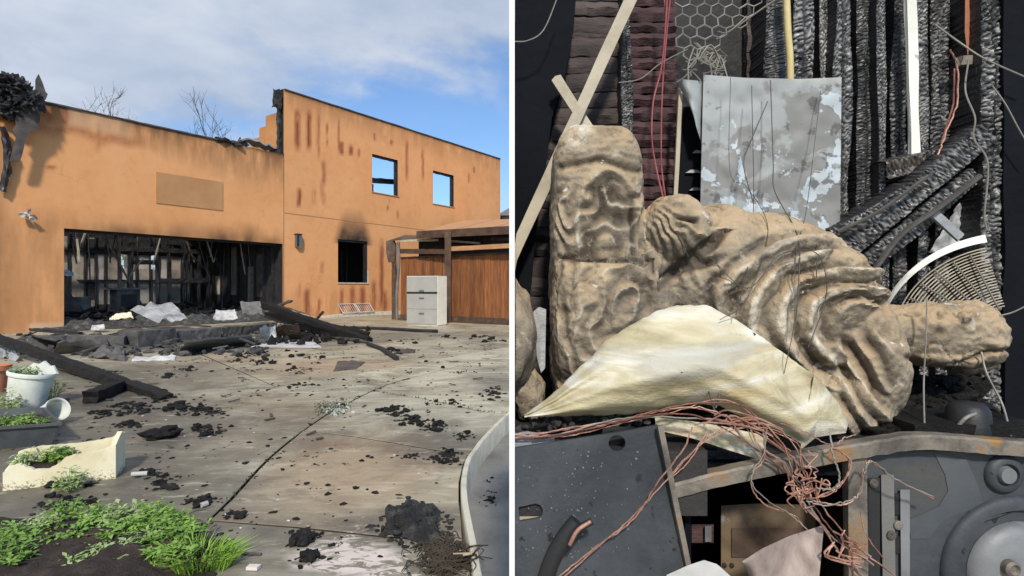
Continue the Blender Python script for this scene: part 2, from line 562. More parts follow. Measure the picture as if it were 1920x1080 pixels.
M['stucco_plain'] = mat('orange_stucco_side', [(0.25, (0.38, 0.17, 0.065)), (0.55, (0.54, 0.25, 0.09)), (0.85, (0.60, 0.30, 0.13))], 1.2, 0.85, bump=0.3)
M['panel'] = mat('bare_render', [(0.25, (0.40, 0.205, 0.085)), (0.55, (0.47, 0.25, 0.11)), (0.85, (0.52, 0.28, 0.125))], 1.6, 0.9, bump=0.3)


def concrete(name, tint):
    m, t = new_mat(name)
    c = t.n('ShaderNodeTexCoord').outputs['Object']
    s = t.n('ShaderNodeSeparateXYZ', {'Vector': c})
    big = t.noise(c, 0.8, 6, 0.6, 0.4)
    base = t.ramp(big, [(0.25, (0.20, 0.178, 0.135)), (0.5, (0.35, 0.318, 0.24)), (0.75, (0.46, 0.425, 0.33))])
    # broom streaks that run along the slab
    stv = t.noise(t.vm('MULTIPLY', c, (1.2, 7.0, 1)), 1.3, 6, 0.6, 0.6)
    base = t.mix(t.m('MULTIPLY', t.ss(stv, 0.50, 0.66), 0.6), base, (0.56, 0.52, 0.42))
    base = t.mix(t.m('MULTIPLY', t.ss(t.noise(t.vm('ADD', c, (9, 3, 0)), 1.5, 7, 0.68, 0.6), 0.48, 0.64), 0.68), base, (0.12, 0.108, 0.082))

    def ell(cx, cy, rx, ry, soft=0.45):
        a = t.m('DIVIDE', t.m('SUBTRACT', s.outputs[0], cx), rx)
        b = t.m('DIVIDE', t.m('SUBTRACT', s.outputs[1], cy), ry)
        d = t.m('SQRT', t.m('ADD', t.m('MULTIPLY', a, a), t.m('MULTIPLY', b, b)))
        d = t.m('ADD', d, t.m('MULTIPLY', t.m('SUBTRACT', t.noise(c, 2.2, 6, 0.65), 0.5), 1.3))
        return t.m('SUBTRACT', 1.0, t.ss(d, 1 - soft, 1 + soft))
    # rusty runs
    for (x, y, rx, ry, k) in ((-0.95, 3.35, 0.5, 0.7, 0.55), (-1.9, 4.3, 0.45, 0.7, 0.35), (-2.4, 7.6, 1.0, 0.6, 0.6), (-4.6, 8.2, 1.2, 0.8, 0.35), (-3.4, 6.6, 0.6, 0.4, 0.3), (-2.6, 5.2, 0.8, 0.4, 0.25)):
        base = t.mix(t.m('MULTIPLY', ell(x, y, rx, ry), k * 0.75), base, (0.34, 0.215, 0.125))
    # damp, sooty ground
    for (x, y, rx, ry, k) in ((-3.3, 3.7, 1.8, 1.6, 0.72), (-1.9, 2.55, 0.9, 0.65, 0.6), (-5.0, 6.4, 1.9, 1.5, 0.62), (-6.5, 10.4, 3.2, 1.2, 0.8), (-3.0, 12.2, 1.4, 1.3, 0.55), (-0.5, 3.75, 0.4, 0.4, 0.6), (-0.1, 6.1, 0.35, 0.5, 0.65), (-0.45, 2.5, 0.35, 0.2, 0.7), (-1.0, 2.2, 0.8, 0.3, 0.42), (-3.9, 5.1, 0.9, 0.4, 0.75), (-0.7, 12.5, 1.5, 1.0, 0.4)):
        base = t.mix(t.m('MULTIPLY', ell(x, y, rx, ry), k), base, (0.075, 0.066, 0.055))
    # spilt paint, trodden thin
    pv = t.noise(t.vm('MULTIPLY', c, (6, 14, 1)), 1.6, 7, 0.68, 1.2)
    for (x, y, rx, ry, a, b) in ((-0.72, 2.46, 0.2, 0.13, 0.56, 0.62), (-0.66, 2.2, 0.2, 0.12, 0.42, 0.5), (-0.45, 2.12, 0.22, 0.1, 0.5, 0.56), (-0.92, 2.62, 0.5, 0.3, 0.66, 0.7), (-0.72, 2.9, 0.3, 0.2, 0.62, 0.7)):
        base = t.mix(t.m('MULTIPLY', t.m('MULTIPLY', ell(x, y, rx, ry, 0.25), t.ss(pv, a, b)), 0.9), base, (0.70, 0.60, 0.56))
    base = t.mix(t.m('MULTIPLY', t.ss(t.noise(t.vm('ADD', c, (2, 8, 1)), 5.5, 8, 0.72, 0.5), 0.53, 0.68), 0.5), base, (0.12, 0.108, 0.085))
    base = t.mix(t.m('MULTIPLY', t.ss(t.noise(t.vm('MULTIPLY', t.vm('ADD', c, (5, 1, 1)), (2.5, 9, 1)), 1.5, 8, 0.7, 0.8), 0.55, 0.68), 0.4), base, (0.60, 0.56, 0.46))
    grit = t.noise(c, 55, 4, 0.7)
    base = t.mix(t.m('MULTIPLY', t.ss(grit, 0.55, 0.75), 0.35), base, (0.10, 0.09, 0.075))
    base = t.mix(1.0, base, tint, 'MULTIPLY')
    rg = t.m('ADD', t.m('MULTIPLY', t.noise(c, 1.9, 5), 0.8), 0.14, clamp=True)
    finish(t, base, rg, 0, t.m('ADD', t.m('MULTIPLY', grit, 0.5), t.noise(c, 14, 5)), 0.35, 0.01, 0.35)
    return m


M['slab'] = [concrete('yard_concrete', (1.02, 1.02, 0.96)), concrete('yard_concrete_warm', (1.07, 1.02, 0.93)), concrete('yard_concrete_pale', (1.22, 1.21, 1.12)), concrete('yard_concrete_grey', (0.98, 0.98, 0.95))]
M['lowpave'] = mat('gutter_concrete', [(0.25, (0.11, 0.10, 0.088)), (0.5, (0.23, 0.215, 0.185)), (0.8, (0.33, 0.31, 0.27))], 2.5, 0.7, bump=0.5, dist=0.01, speck=(14, 0.68, (0.05, 0.045, 0.04)))
M['joint'] = mat('dirty_joint', [(0.3, (0.018, 0.016, 0.012)), (0.7, (0.05, 0.045, 0.034))], 9, 0.95)
M['earth'] = mat('bare_earth', [(0.3, (0.03, 0.025, 0.02)), (0.7, (0.07, 0.058, 0.045))], 3, 0.95, bump=0.5)

# ------------------------------------------------------------------ the yard
g_ = MB().add([(-300, -300, -0.13), (300, -300, -0.13), (300, 300, -0.13), (-300, 300, -0.13)], [(0, 1, 2, 3)]).build('ground', M['earth'], center=False)
tag(g_, kind='structure')
yard = bpy.data.objects.new('yard_pavement', None)
col.objects.link(yard)
tag(yard, kind='structure')

C_ = [(-1.2, -3), (-1.2, .6), (-1.36, 2.48), (-1.50, 3.47), (-1.54, 4.36), (-1.51, 4.97), (-1.34, 6.12), (-.76, 7.45), (-.05, 8.89), (1.5, 12), (8, 22)]
D_ = [(-16, .8), (-7, 3.6), (-2.95, 5.33), (-2.51, 5.96), (-2.07, 6.6), (-1.92, 6.85), (-1.56, 7.6), (-.78, 8.82), (.5, 11), (7, 22)]
K_ = [(.15, 4.95), (-.03, 4.69), (-.2, 3.94), (-.26, 3.57), (-.285, 3.36), (-.28, 3.03), (-.255, 2.76), (-.222, 2.53), (-.18, 2.27), (-.12, 1.9), (0.0, 1.65), (.3, 1.5)]


def smooth2(pts, sub=4):
    return [(p.x, p.y) for p in spline([Vector((a, b, 0)) for a, b in pts], sub)]


def slab(poly, mi, gap=0.0085):
    n = len(poly)
    area = sum(poly[i][0] * poly[(i + 1) % n][1] - poly[(i + 1) % n][0] * poly[i][1] for i in range(n))
    sg = 1 if area > 0 else -1
    ins = []
    for i in range(n):
        a, b, c = Vector(poly[i - 1]), Vector(poly[i]), Vector(poly[(i + 1) % n])
        d1, d2 = (b - a), (c - b)
        if d1.length < 1e-6 or d2.length < 1e-6:
            ins.append(b)
            continue
        d1.normalize()
        d2.normalize()
        nn = Vector((-d1.y - d2.y, d1.x + d2.x))
        if nn.length < 1e-3:
            nn = Vector((-d1.y, d1.x))
        nn.normalize()
        ins.append(b + nn * gap * sg)
    inner = []
    mb = MB()
    k = len(ins)
    cen = sum(ins, Vector((0, 0))) / k
    vs = [(p.x, p.y, -0.125) for p in ins] + [(p.x, p.y, -0.003) for p in ins]
    # a worn arris: the top is set in a little
    top = []
    for i in range(n):
        a, b, c = ins[i - 1], ins[i], ins[(i + 1) % n]
        d = (c - a)
        nn = Vector((-d.y, d.x))
        if nn.length > 1e-6:
            nn.normalize()
        top.append(b + nn * 0.003 * sg)
    vs += [(p.x, p.y, 0.0) for p in top]
    fs = []
    for i in range(k):
        j = (i + 1) % k
        fs.append((i, j, j + k, i + k))
        fs.append((i + k, j + k, j + 2 * k, i + 2 * k))
    fs.append(tuple(range(2 * k, 3 * k)))
    mb.add(vs, fs)
    o = mb.build('concrete_slab', M['slab'][mi], yard)
    o.data.materials.append(M['joint'])
    for p in o.data.polygons:
        if abs(p.normal.z) < .5:
            p.material_index = 1
    return o


Cs = smooth2(C_)
ks = {p: 4 * i for i, p in enumerate(C_)}
Ds = smooth2(D_)
c_to = lambda a, b: Cs[4 * a:4 * b + 1]
d_to = lambda a, b: Ds[4 * a:4 * b + 1]
j5 = [(-1.37, 2.53), (-.95, 2.46), (-.55, 2.37), (-.2, 2.3)]
j7 = [(-1.54, 4.13), (-1.1, 3.95), (-.787, 3.79), (-.52, 3.64), (-.27, 3.52)]
j4 = [(-1.42, 5.75), (-1.2, 5.56), (-.877, 5.35), (-.5, 5.01), (-.26, 4.76), (-.03, 4.69)]
cut = lambda lo, hi: [p for p in Cs if lo < p[1] < hi]
kcut = lambda lo, hi: [p for p in K_ if lo < p[1] < hi]
slab(cut(-9, 2.5) + j5 + kcut(1.4, 2.29) + [(1.5, 1.45), (3, 1.45), (3, -3)], 3)
slab([j5[0]] + cut(2.56, 4.1) + j7 + kcut(2.31, 3.5) + j5[:0:-1], 1)
slab([j7[0]] + cut(4.16, 5.7) + j4 + kcut(3.54, 4.6) + j7[:0:-1], 0)
slab([j4[0]] + cut(5.8, 99) + [(14, 22), (14, 5.7), (3, 5.7), (1.2, 5.6), (.5, 5.3)] + [(.15, 4.95)] + j4[:0:-1], 2)
slab(c_to(0, 6) + [(p[0], p[1]) for p in d_to(0, 5)[::-1]] + [(-16, -3)], 0)
slab(c_to(6, 10) + d_to(5, 9)[::-1], 2)
slab(d_to(0, 3) + [(-5.6, 9.67), (-9.5, 14), (-20, 14), (-20, .8)], 0)
slab(d_to(3, 9) + [(12, 40), (-25, 40), (-25, 14.02), (-9.5, 14.02), (-5.6, 9.69)], 1)
# kerb that curves round the lower paving
ksm = smooth2(K_, 5)
mb = MB()
vs, fs = [], []
for i, (x, y) in enumerate(ksm):
    a = Vector(ksm[max(i - 1, 0)])
    b = Vector(ksm[min(i + 1, len(ksm) - 1)])
    d = (b - a).normalized()
    nn = Vector((-d.y, d.x))
    for (o, z) in ((0.004, -.12), (.004, .012), (.008, .018), (.034, .018), (.039, .008), (.044, -.128)):
        vs.append((x + nn.x * o, y + nn.y * o, z + 0.002 * nz(x * 9, y * 9)))
for i in range(len(ksm) - 1):
    for j in range(5):
        fs.append((i * 6 + j, i * 6 + j + 1, (i + 1) * 6 + j + 1, (i + 1) * 6 + j))
mb.add(vs, fs)
kb = mb.build('kerb', M['concrete_pale'], center=False, smooth=True)
tag(kb, kind='structure')
mb = MB()
pl = [(x + .015, y) for x, y in K_] + [(1.5, 1.47), (3, 1.47), (3, 5.68), (1.2, 5.58), (.5, 5.28)]
mb.prism(pl, -0.115, -0.126, lambda a, b, z: Vector((a, b, z)))
tag(mb.build('lower_paving', M['lowpave'], center=False), kind='structure')

# ------------------------------------------------------------------ the burnt house
WD = Vector((10.34, 14.87, 0)).normalized()          # along the front wall
WA = Vector(((120 - 960) / F * 13.78, 13.78, 0))     # foot of the wall at the left jamb of the garage opening
WROT = math.atan2(WD.y, WD.x)


def SZ(px, py):
    """photograph position on the front wall -> metres along it, metres up"""
    Y = 13.78 * 1570.0 / (1690.0 - px)
    return ((Y - 13.78) / WD.y, CH + (540 - py) / F * Y)


house = thing('burnt_house', WA, 'burnt-out orange stucco house with a wide open garage and glassless windows', 'house', rotz=WROT, world_parts=False)
HS0, HS1, HSE = -1.9, 5.97, 18.2                   # left end, step in height, right end
HL, HR = 5.50, 7.66                                # heights of the two walls
OPEN = [(0.0, 5.93, 0.0, 2.52), (8.14, 9.51, 1.25, 2.84), (9.75, 11.1, 4.80, 6.27), (13.2, 14.58, 4.77, 6.22)]


def in_open(s, z):
    return any(a < s < b and c < z < d for a, b, c, d in OPEN)


def streak(s, z, s0, zt, zb, wd):
    if not zb - .1 < z < zt + .1:
        return 0.0
    d = abs(s - s0 - 0.05 * nz(z * 2.3 + s0 * 7)) / wd
    k = max(0.0, 1.25 - d)
    k = min(1.0, k)
    u = (zt - z) / (zt - zb)
    return k * max(0, min(1, u * 5 + .3)) * max(0, min(1, (1.05 - u) * 4))


def pst(px, y0, y1, wpx, k=1.0):
    s, zt = SZ(px, y0)
    _, zb = SZ(px, y1)
    w_ = SZ(px + wpx / 2, y0)[0] - s
    return (s, zt, zb, w_, k)


STREAKS = [pst(557, 205, 285, 12), pst(578, 208, 285, 10), pst(596, 212, 300, 6, .7), pst(606, 300, 350, 9, .7), pst(612, 230, 275, 3, .8), pst(560, 352, 390, 9), pst(588, 355, 385, 6, .5), pst(606, 358, 385, 6, .5),
           pst(640, 265, 292, 9), pst(657, 272, 292, 9), pst(672, 278, 295, 6, .7), pst(634, 222, 290, 4, .7), pst(702, 250, 265, 6, .8), pst(733, 262, 273, 6, .8), pst(762, 262, 340, 5, .9), pst(792, 280, 340, 4, .9),
           pst(888, 312, 325, 4, .8), pst(878, 325, 345, 4, .6), pst(727, 368, 396, 2.5, 1), pst(745, 395, 410, 4, .6), pst(575, 540, 596, 13, .9), pst(597, 560, 596, 7, .8), pst(603, 490, 515, 7, .6),
           pst(640, 540, 596, 8, .8), pst(660, 535, 596, 12, .8), pst(679, 535, 596, 12, .9), pst(700, 525, 590, 10, .75), pst(720, 545, 590, 12, .9), pst(715, 450, 590, 9, .9), pst(603, 340, 372, 8, .55), pst(560, 530, 560, 5, .5),  # the tall streak next to the awning paints its shadow
           pst(95, 308, 320, 22, .75), pst(95, 205, 235, 40, .5), pst(125, 200, 240, 18, .55), pst(185, 225, 285, 14, .5), pst(62, 215, 250, 10, .4)]


def wall_marks(s, z):
    top = HL if s < HS1 else HR
    rust = 0.0
    for a, zt, zb, w_, k in STREAKS:
        if abs(s - a) < w_ * 3 + .1:
            rust = max(rust, k * streak(s, z, a, zt, zb, w_))
    if s < 2.2:      # red run-off under the coping
        rust = max(rust, .55 * max(0, 1 - abs(z - 4.95 - .15 * nz(s * 2)) / .22) * max(0, min(1, (2.2 - s) * 1.2)))
    gr = 0.0
    if s < HS1:
        gr = max(0, min(1, 1.15 - (top - z) / lerp(.55, 1.25, min(1, max(0, (s - 1) / 3.5))))) * .95
        gr = max(gr, .45 * max(0, min(1, (.55 - (z - 2.52)) / .45)))
    else:
        gr = .55 * max(0, min(1, 1.0 - (top - z) / .9)) + .2 * max(0, nz(s * .7, z * .5))
        gr = max(gr, .5 * max(0, 1 - z / 1.4))
    so = 0.0
    # soot: plume over the lower window, tongues over the garage lintel, the left parapet
    if 2.7 < z < 4.3 and 7.5 < s < 10.2:
        u = (z - 2.84) / 1.15
        hw = lerp(.74, .42, min(1, max(0, u)))
        d = abs(s - 8.86) / hw
        so = max(so, max(0, min(1, (1.3 - d) / .5)) * max(0, min(1, 1.1 - u)) * .98)
    if 2.5 < z < 3.4 and s < HS1:
        for c_, w_, h_, k in ((3.9, .9, .42, .6), (4.75, .4, .65, .65), (1.3, 1.5, .26, .45), (5.5, .5, .28, .5), (2.6, .5, .4, .45)):
            so = max(so, k * max(0, 1 - abs(s - c_) / w_) * max(0, 1 - (z - 2.52) / h_) * 1.4)
    if z > top - .12:
        so = max(so, .75 * max(0, 1 - (top - z) / .12))
    if s < -.1 and z < 4.6:
        so = max(so, .5 * max(0, (-.95 - s) / .4))
    pa = 0.0
    if -.7 < s < 0 and z < .2:
        pa = .9
    if z > 5.05 and .05 < s < 1.5 and s < HS1:
        pa = .5 * max(0, min(1, (z - 5.02) / .1)) * max(0, min(1, (1.6 - s) * 2))
    return rust, gr, so, pa


def grid_lines(a, b, step, extra):
    n = max(1, int(round((b - a) / step)))
    ls = [a + (b - a) * i / n for i in range(n + 1)]
    for e in extra:
        if a < e < b:
            ls = [l for l in ls if abs(l - e) > step * .35 or l in (a, b)] + [e]
    return sorted(set(ls))


def skin(name, s0, s1, z1, y):
    ss_ = grid_lines(s0, s1, .085, [v for o in OPEN for v in o[:2]])
    zs_ = grid_lines(0, z1, .085, [v for o in OPEN for v in o[2:]])
    mb = MB()
    W = len(ss_)
    at = [[], [], [], []]
    for z in zs_:
        for s in ss_:
            zz_ = z
            if z == zs_[-1]:
                zz_ += .012 * nz(s * 5)
            mb.v.append(Vector((s, y, zz_)))
            for k, v in zip(at, wall_marks(s, z)):
                k.append(v)
    for j in range(len(zs_) - 1):
        for i in range(W - 1):
            if not in_open((ss_[i] + ss_[i + 1]) / 2, (zs_[j] + zs_[j + 1]) / 2):
                mb.f.append([j * W + i, j * W + i + 1, (j + 1) * W + i + 1, (j + 1) * W + i])
    mb.at = {'rust': at[0], 'grime': at[1], 'soot': at[2], 'patch': at[3]}
    return mb.build(name, M['stucco'], house)


skin('stucco_wall', HS0, HS1, HL, 0.0)
skin('stucco_wall', HS1, HSE, HR, -0.025)
# thickness of the wall behind the stucco: blocks round the openings
mb = MB()


def core(s0, s1, z1, y0, y1, ops):
    xs = sorted({s0, s1} | {v for o in ops for v in o[:2]})
    zs = sorted({0.0, z1} | {v for o in ops for v in o[2:]})
    for i in range(len(xs) - 1):
        for j in range(len(zs) - 1):
            if not in_open((xs[i] + xs[i + 1]) / 2, (zs[j] + zs[j + 1]) / 2):
                mb.box((xs[i] + .001, y0, zs[j] + .001), (xs[i + 1] - .001, y1, zs[j + 1] - .001))


core(HS0, HS1, HL - .02, .004, .24, OPEN[:1])
core(HS1, HSE, HR - .02, -.02, .22, OPEN[1:])
mb.build('wall_core', M['soot'], house)
# edge of the higher stucco wall
MB().box((HS1 - .006, -.026, 5.52), (HS1, .0, HR)).build('wall_edge', M['stucco_plain'], house)
MB().box((HSE, -.026, 0), (HSE + .02, .22, HR)).build('wall_edge', M['stucco_plain'], house)
# coping strips
mb = MB()
mb.beam((-1.1, .11, HL + .02), (4.1, .11, HL + .02), .30, .035, seg=30, rough=.012)
mb.build('coping', M['capmetal'], house)
MB().beam((HS1, .10, HR + .02), (HSE + .03, .10, HR + .02), .32, .035, seg=40, rough=.010).build('coping', M['capmetal'], house)
# movement joint across the higher wall
MB().box((HS1 + .01, -.034, 3.545), (13.0, -.026, 3.57)).build('joint_bead', M['panel'], house)
# bare rectangle where a sign was fixed
MB().box((2.07, -.022, 3.40), (3.92, -.001, 4.26)).build('sign_patch', M['panel'], house)
# side wall of the higher part, broken down in steps
for (y0, y1, zt) in ((.23, 1.06, 6.97), (1.06, 1.45, 6.62), (1.45, 2.0, 6.3), (2.0, 5.4, 5.2)):
    MB().box((HS1 + .0, y0, 2.95), (HS1 + .22, y1, zt + .04 * nz(y0 * 9))).build('side_wall', M['stucco_plain'], house)
# burnt corner post and rag of roofing at the top of the step
mb = MB()
mb.beam((HS1 - .07, .16, 5.5), (HS1 - .07, .16, 7.55), .10, .12, seg=24, rough=.03)
mb.build('burnt_post', M['char'], house)
mb = MB()
mb.beam((HS1 - .16, .12, 7.62), (HS1 - .18, .12, 7.05), .20, .18, seg=8, rough=.06)
mb.build('burnt_flashing', M['soot'], house)
# window surrounds
for (a, b, c, d), sill in ((OPEN[1], True), (OPEN[2], False), (OPEN[3], False)):
    fr = MB()
    y = .10
    fr.beam((a + .04, y, c), (a + .04, y, d), .05, .08, up=(0, 1, 0), seg=10, rough=.008)
    fr.beam((b - .04, y, c), (b - .04, y, d), .07, .08, up=(0, 1, 0), seg=10, rough=.015)
    fr.beam((a, y, d - .04), (b, y, d - .04), .09, .07, seg=10, rough=.015)
    fo = fr.build('window_frame', M['char'], house)
    sb = MB()
    sb.box((a - .03, -.06, c - .035), (b + .05, .12, c + .002 if sill else c - .003))
    sb.build('sill', M['concrete_pale'] if sill else M['panel'], fo)
fr = MB().box((9.512, -.032, 1.25), (9.56, -.026, 1.75))
fr.build('frame_strip', M['white'], house)
# fallen beam and studs behind the upper window
MB().beam((9.0, .7, 5.28), (12.4, .7, 5.62), .12, .2, seg=20, rough=.02).build('burnt_beam', M['char'], house)
MB().beam((10.25, .5, 4.3), (10.22, .5, 5.2), .06, .06, seg=10, rough=.02).build('burnt_stud', M['char'], house)
# lower room seen through the lower window
MB().box((HS1 + .12, 2.7, 0), (18.1, 2.8, 3.0)).build('room_wall', M['soot'], house)
for k, (s, y) in enumerate(((8.62, .9), (9.05, 1.6), (9.3, 1.0), (9.75, 1.8), (10.0, 2.2), (8.3, 1.4))):
    MB().beam((s, y, 0), (s + random.uniform(-.05, .05), y, 2.9), .05, .09, seg=16, rough=.012).build('burnt_stud', M['rustsheet'] if k % 2 else M['char'], house)
MB().box((HS1 + .25, .25, 3.0), (18.1, 2.9, 3.12)).build('ceiling', M['soot'], house)

# ---- the garage
rg_ = random.Random(17)
for k in range(9):          # studs and smoke-stained lining of the right side wall
    y = .5 + k * .55
    MB().beam((HS1 - .07, y, 0), (HS1 - .07 + rg_.uniform(-.02, .02), y + rg_.uniform(-.03, .03), 2.85), .09, .06, up=(0, 1, 0), seg=14, rough=.012, seed=k).build('burnt_stud', M['char'], house)
    if k in (1, 2, 4, 6):
        MB().box((HS1 - .045, y + .05, rg_.uniform(.2, .9)), (HS1 - .022, y + .5, rg_.uniform(1.3, 2.6))).build('lining_board', M['rustsheet'] if k % 2 else M['sheath'], house)
for k in range(26):         # burnt battens and strips hanging from the joists
    s, y = rg_.uniform(.2, 5.7), rg_.uniform(1.2, 4.6)
    L = rg_.uniform(.3, 1.5)
    MB().beam((s, y, 2.75), (s + rg_.uniform(-.35, .35), y + rg_.uniform(-.2, .2), 2.75 - L), rg_.uniform(.015, .06), rg_.uniform(.015, .04), seg=6, rough=.012, seed=k).build('hanging_strip', M[('char', 'sheath', 'rustsheet')[k % 3]], house)
MB().box((-.5, .25, .002), (HS1, 5.3, .012)).build('garage_floor', M['ashy'], house)
MB().box((-.62, .25, 0), (-.5, 5.5, 2.1)).build('garage_side_wall', M['soot'], house)
MB().box((HS1 - .02, .25, 0), (HS1 + .1, 5.5, 2.9)).build('garage_side_wall', M['soot'], house)
# back wall: studs, noggings and scorched boards
BY = 5.2
rw = random.Random(3)
s = -.5
bays = []
while s < HS1 - .1:
    MB().beam((s, BY, 0), (s + rw.uniform(-.02, .02), BY, 3.2), .05, .08, up=(0, 1, 0), seg=14, rough=.012, seed=s).build('burnt_stud', M['char'], house)
    ww = rw.choice((.24, .30, .36, .44)) if s < 2.2 else rw.choice((.26, .36, .44))
    bays.append((s + .02, s + ww - .02))
    s += ww
for k, (a, b) in enumerate(bays):
    right = a > 2.2
    if right:
        parts_ = [(0, .5, 'soot'), (.5, 1.305, 'palewall'), (1.3, 1.725, 'palewall' if k % 3 else 'sheath'), (2.22, 3.0, 'soot')]
        if k % 3 != 1:
            parts_.append((1.72, 2.225, 'sheath' if k % 2 else 'palewall'))
        if a > 5.0:
            parts_ = [(0, 3.0, 'soot')]
    else:
        parts_ = []
        z = 0.0
        while z < 3.1:
            h = rw.choice((.28, .36, .5, .62))
            mm = 'soot' if rw.random() < .14 else 'sheath'
            if True:
                parts_.append((z, min(z + h + .004, 3.15), mm))
            z += h
    for (z0, z1, mm) in parts_:
        tl = rw.uniform(-.012, .012)
        MB().add([(a, BY + .02, z0), (b, BY + .02 + tl, z0), (b, BY + .05 + tl, z0), (a, BY + .05, z0), (a, BY + .02, z1 + rw.uniform(-.02, 0)), (b, BY + .02 + tl, z1), (b, BY + .05 + tl, z1), (a, BY + .05, z1)],
                 [(3, 2, 1, 0), (4, 5, 6, 7), (0, 1, 5, 4), (1, 2, 6, 5), (2, 3, 7, 6), (3, 0, 4, 7)]).build('lining_board', M[mm], house)
for z in (1.3, 2.25):
    MB().beam((-.5 if z > 2 else 1.9, BY - .02, z), (HS1, BY - .02, z + .03), .06, .05, seg=26, rough=.012).build('nogging', M['char'], house)
# nearer burnt partition on the right with dark frames
PY = 3.9
for k, s in enumerate((2.62, 2.95, 3.75, 4.1, 4.62, 4.75, 5.1, 5.45)):
    MB().beam((s, PY, 0), (s + rw.uniform(-.05, .05), PY, 2.9), .07, .10, up=(0, 1, 0), seg=14, rough=.014, seed=s).build('burnt_stud', M['char'], house)
for (a, b, z) in ((2.62, 5.5, 2.34), (2.62, 5.5, 2.62), (2.95, 3.75, 1.9), (3.75, 5.5, 1.3)):
    MB().beam((a, PY - .01, z), (b, PY - .01, z + .02), .12, .15, seg=14, rough=.016, seed=z).build('burnt_rail', M['char'], house)
# garage ceiling: joists, and a black deck added on the right to darken
for k in range(6):
    y = .55 + k * .85
    MB().beam((-.5, y, 2.82), (HS1, y, 2.80), .07, .22, seg=20, rough=.02, seed=k * 3.1).build('ceiling_joist', M['char'], house)
MB().box((4.5, .26, 2.94), (HS1, 5.3, 2.99)).build('shade_deck', M['soot'], house)
# black lintel lining
MB().box((.0, .245, 2.46), (HS1, .33, 2.9)).build('lintel', M['soot'], house)


def HW(s, y, z):
    """house coordinates -> world"""
    return WA + WD * s + Vector((-WD.y, WD.x, 0)) * y + Vector((0, 0, z))


def SWz(px, py, y=0.0):
    s, z = SZ(px, py)
    return HW(s, y, z)


# burnt eaves wreck hanging over the left corner
wr = thing('burnt_eaves', HW(-1.3, 0, 4.0), 'black burnt eaves wreckage hanging over the top left corner of the orange wall', 'eaves wreckage')
mb = MB()
for (px, py, rx, rz, yy) in ((8, 165, 26, 20, -.3), (30, 180, 22, 24, -.25), (15, 205, 26, 22, -.2), (45, 195, 16, 24, -.35), (0, 190, 26, 26, 0)):
    q = SWz(px, py, yy)
    mb.blob(q, (rx / 90, .25, rz / 90), 4, .38, freq=3.6)
mb.build('burnt_mass', M['soot'], wr)
# a drooping scorched fascia with a torn outline
out = [(20, 225), (35, 200), (52, 190), (58, 172), (58, 155), (63, 145), (70, 160), (76, 178), (80, 182), (76, 192), (66, 196), (66, 225), (62, 245), (48, 252), (40, 262), (32, 296), (28, 306), (10, 306), (22, 262), (14, 250), (22, 238)]
mb = MB()
mb.prism(out, -.36, -.30, lambda a, b, y: SWz(a, b, y))
mb.build('fascia', M['rustsheet'], wr)
mb = MB()
for (a, b, c_, d) in ((5, 260, 14, 330), (14, 285, 2, 360), (0, 240, 18, 290)):
    mb.beam(SWz(a, b, -.16), SWz(c_, d, -.1), .10, .08, seg=10, rough=.03)
for (a, b, c_, d, yy) in ((-5, 150, 30, 172, -.4), (20, 150, 52, 215, -.42), (0, 175, 60, 186, -.45), (40, 160, 36, 225, -.4), (8, 200, 44, 178, -.5), (55, 175, 72, 200, -.38), (-4, 215, 30, 232, -.3)):
    mb.beam(SWz(a, b, yy), SWz(c_, d, yy + .1), random.uniform(.06, .16), random.uniform(.04, .1), seg=8, rough=.04)
mb.build('splinters', M['char'], wr)
# bent roof sheets lodged behind the parapet by the step
rs = thing('roof_sheets', SWz(500, 285, .3), 'bent pale-edged roofing sheets lodged behind the parapet beside the high wall', 'roofing')
for (top, m__) in (([(462, 260), (475, 255), (500, 263), (520, 272), (536, 273)], 'silver'), ([(465, 272), (490, 276), (515, 284), (536, 287)], 'char')):
    vs, fs = [], []
    pts = []
    for i in range(14):
        x = lerp(top[0][0], top[-1][0], i / 13)
        y = interp(top, x)
        for k in (0, 1):
            p = SWz(x, y + 5 * nz(x * .1), .28 + k * .55)
            pts.append(p + Vector((0, 0, .10 * k * nz(i * .7))))
    mb = MB()
    for th in (0, -.05):
        mb.add([p + Vector((0, 0, th)) for p in pts], [(2 * i, 2 * i + 1, 2 * i + 3, 2 * i + 2) for i in range(13)])
    mb.add([p for i in range(14) for p in (pts[2 * i], pts[2 * i] + Vector((0, 0, -.05)))], [(2 * i, 2 * i + 1, 2 * i + 3, 2 * i + 2) for i in range(13)])
    mb.build('sheet', M[m__], rs)
mb = MB()
mb.beam(SWz(458, 285, .45), SWz(472, 262, .45), .2, .3, seg=4, rough=.06)
mb.beam(SWz(500, 292, .45), SWz(537, 293, .45), .3, .2, seg=5, rough=.04)
mb.build('support', M['char'], rs)
rg = MB()
rg.blob(SWz(425, 266, .2), (.42, .2, .13), 3, .3)
rg.blob(SWz(440, 270, .2), (.3, .2, .1), 3, .3)
tag(rg.build('roofing_heap', M['soot']), 'small black burnt roofing heap on the parapet left of the roof sheets', 'roofing')

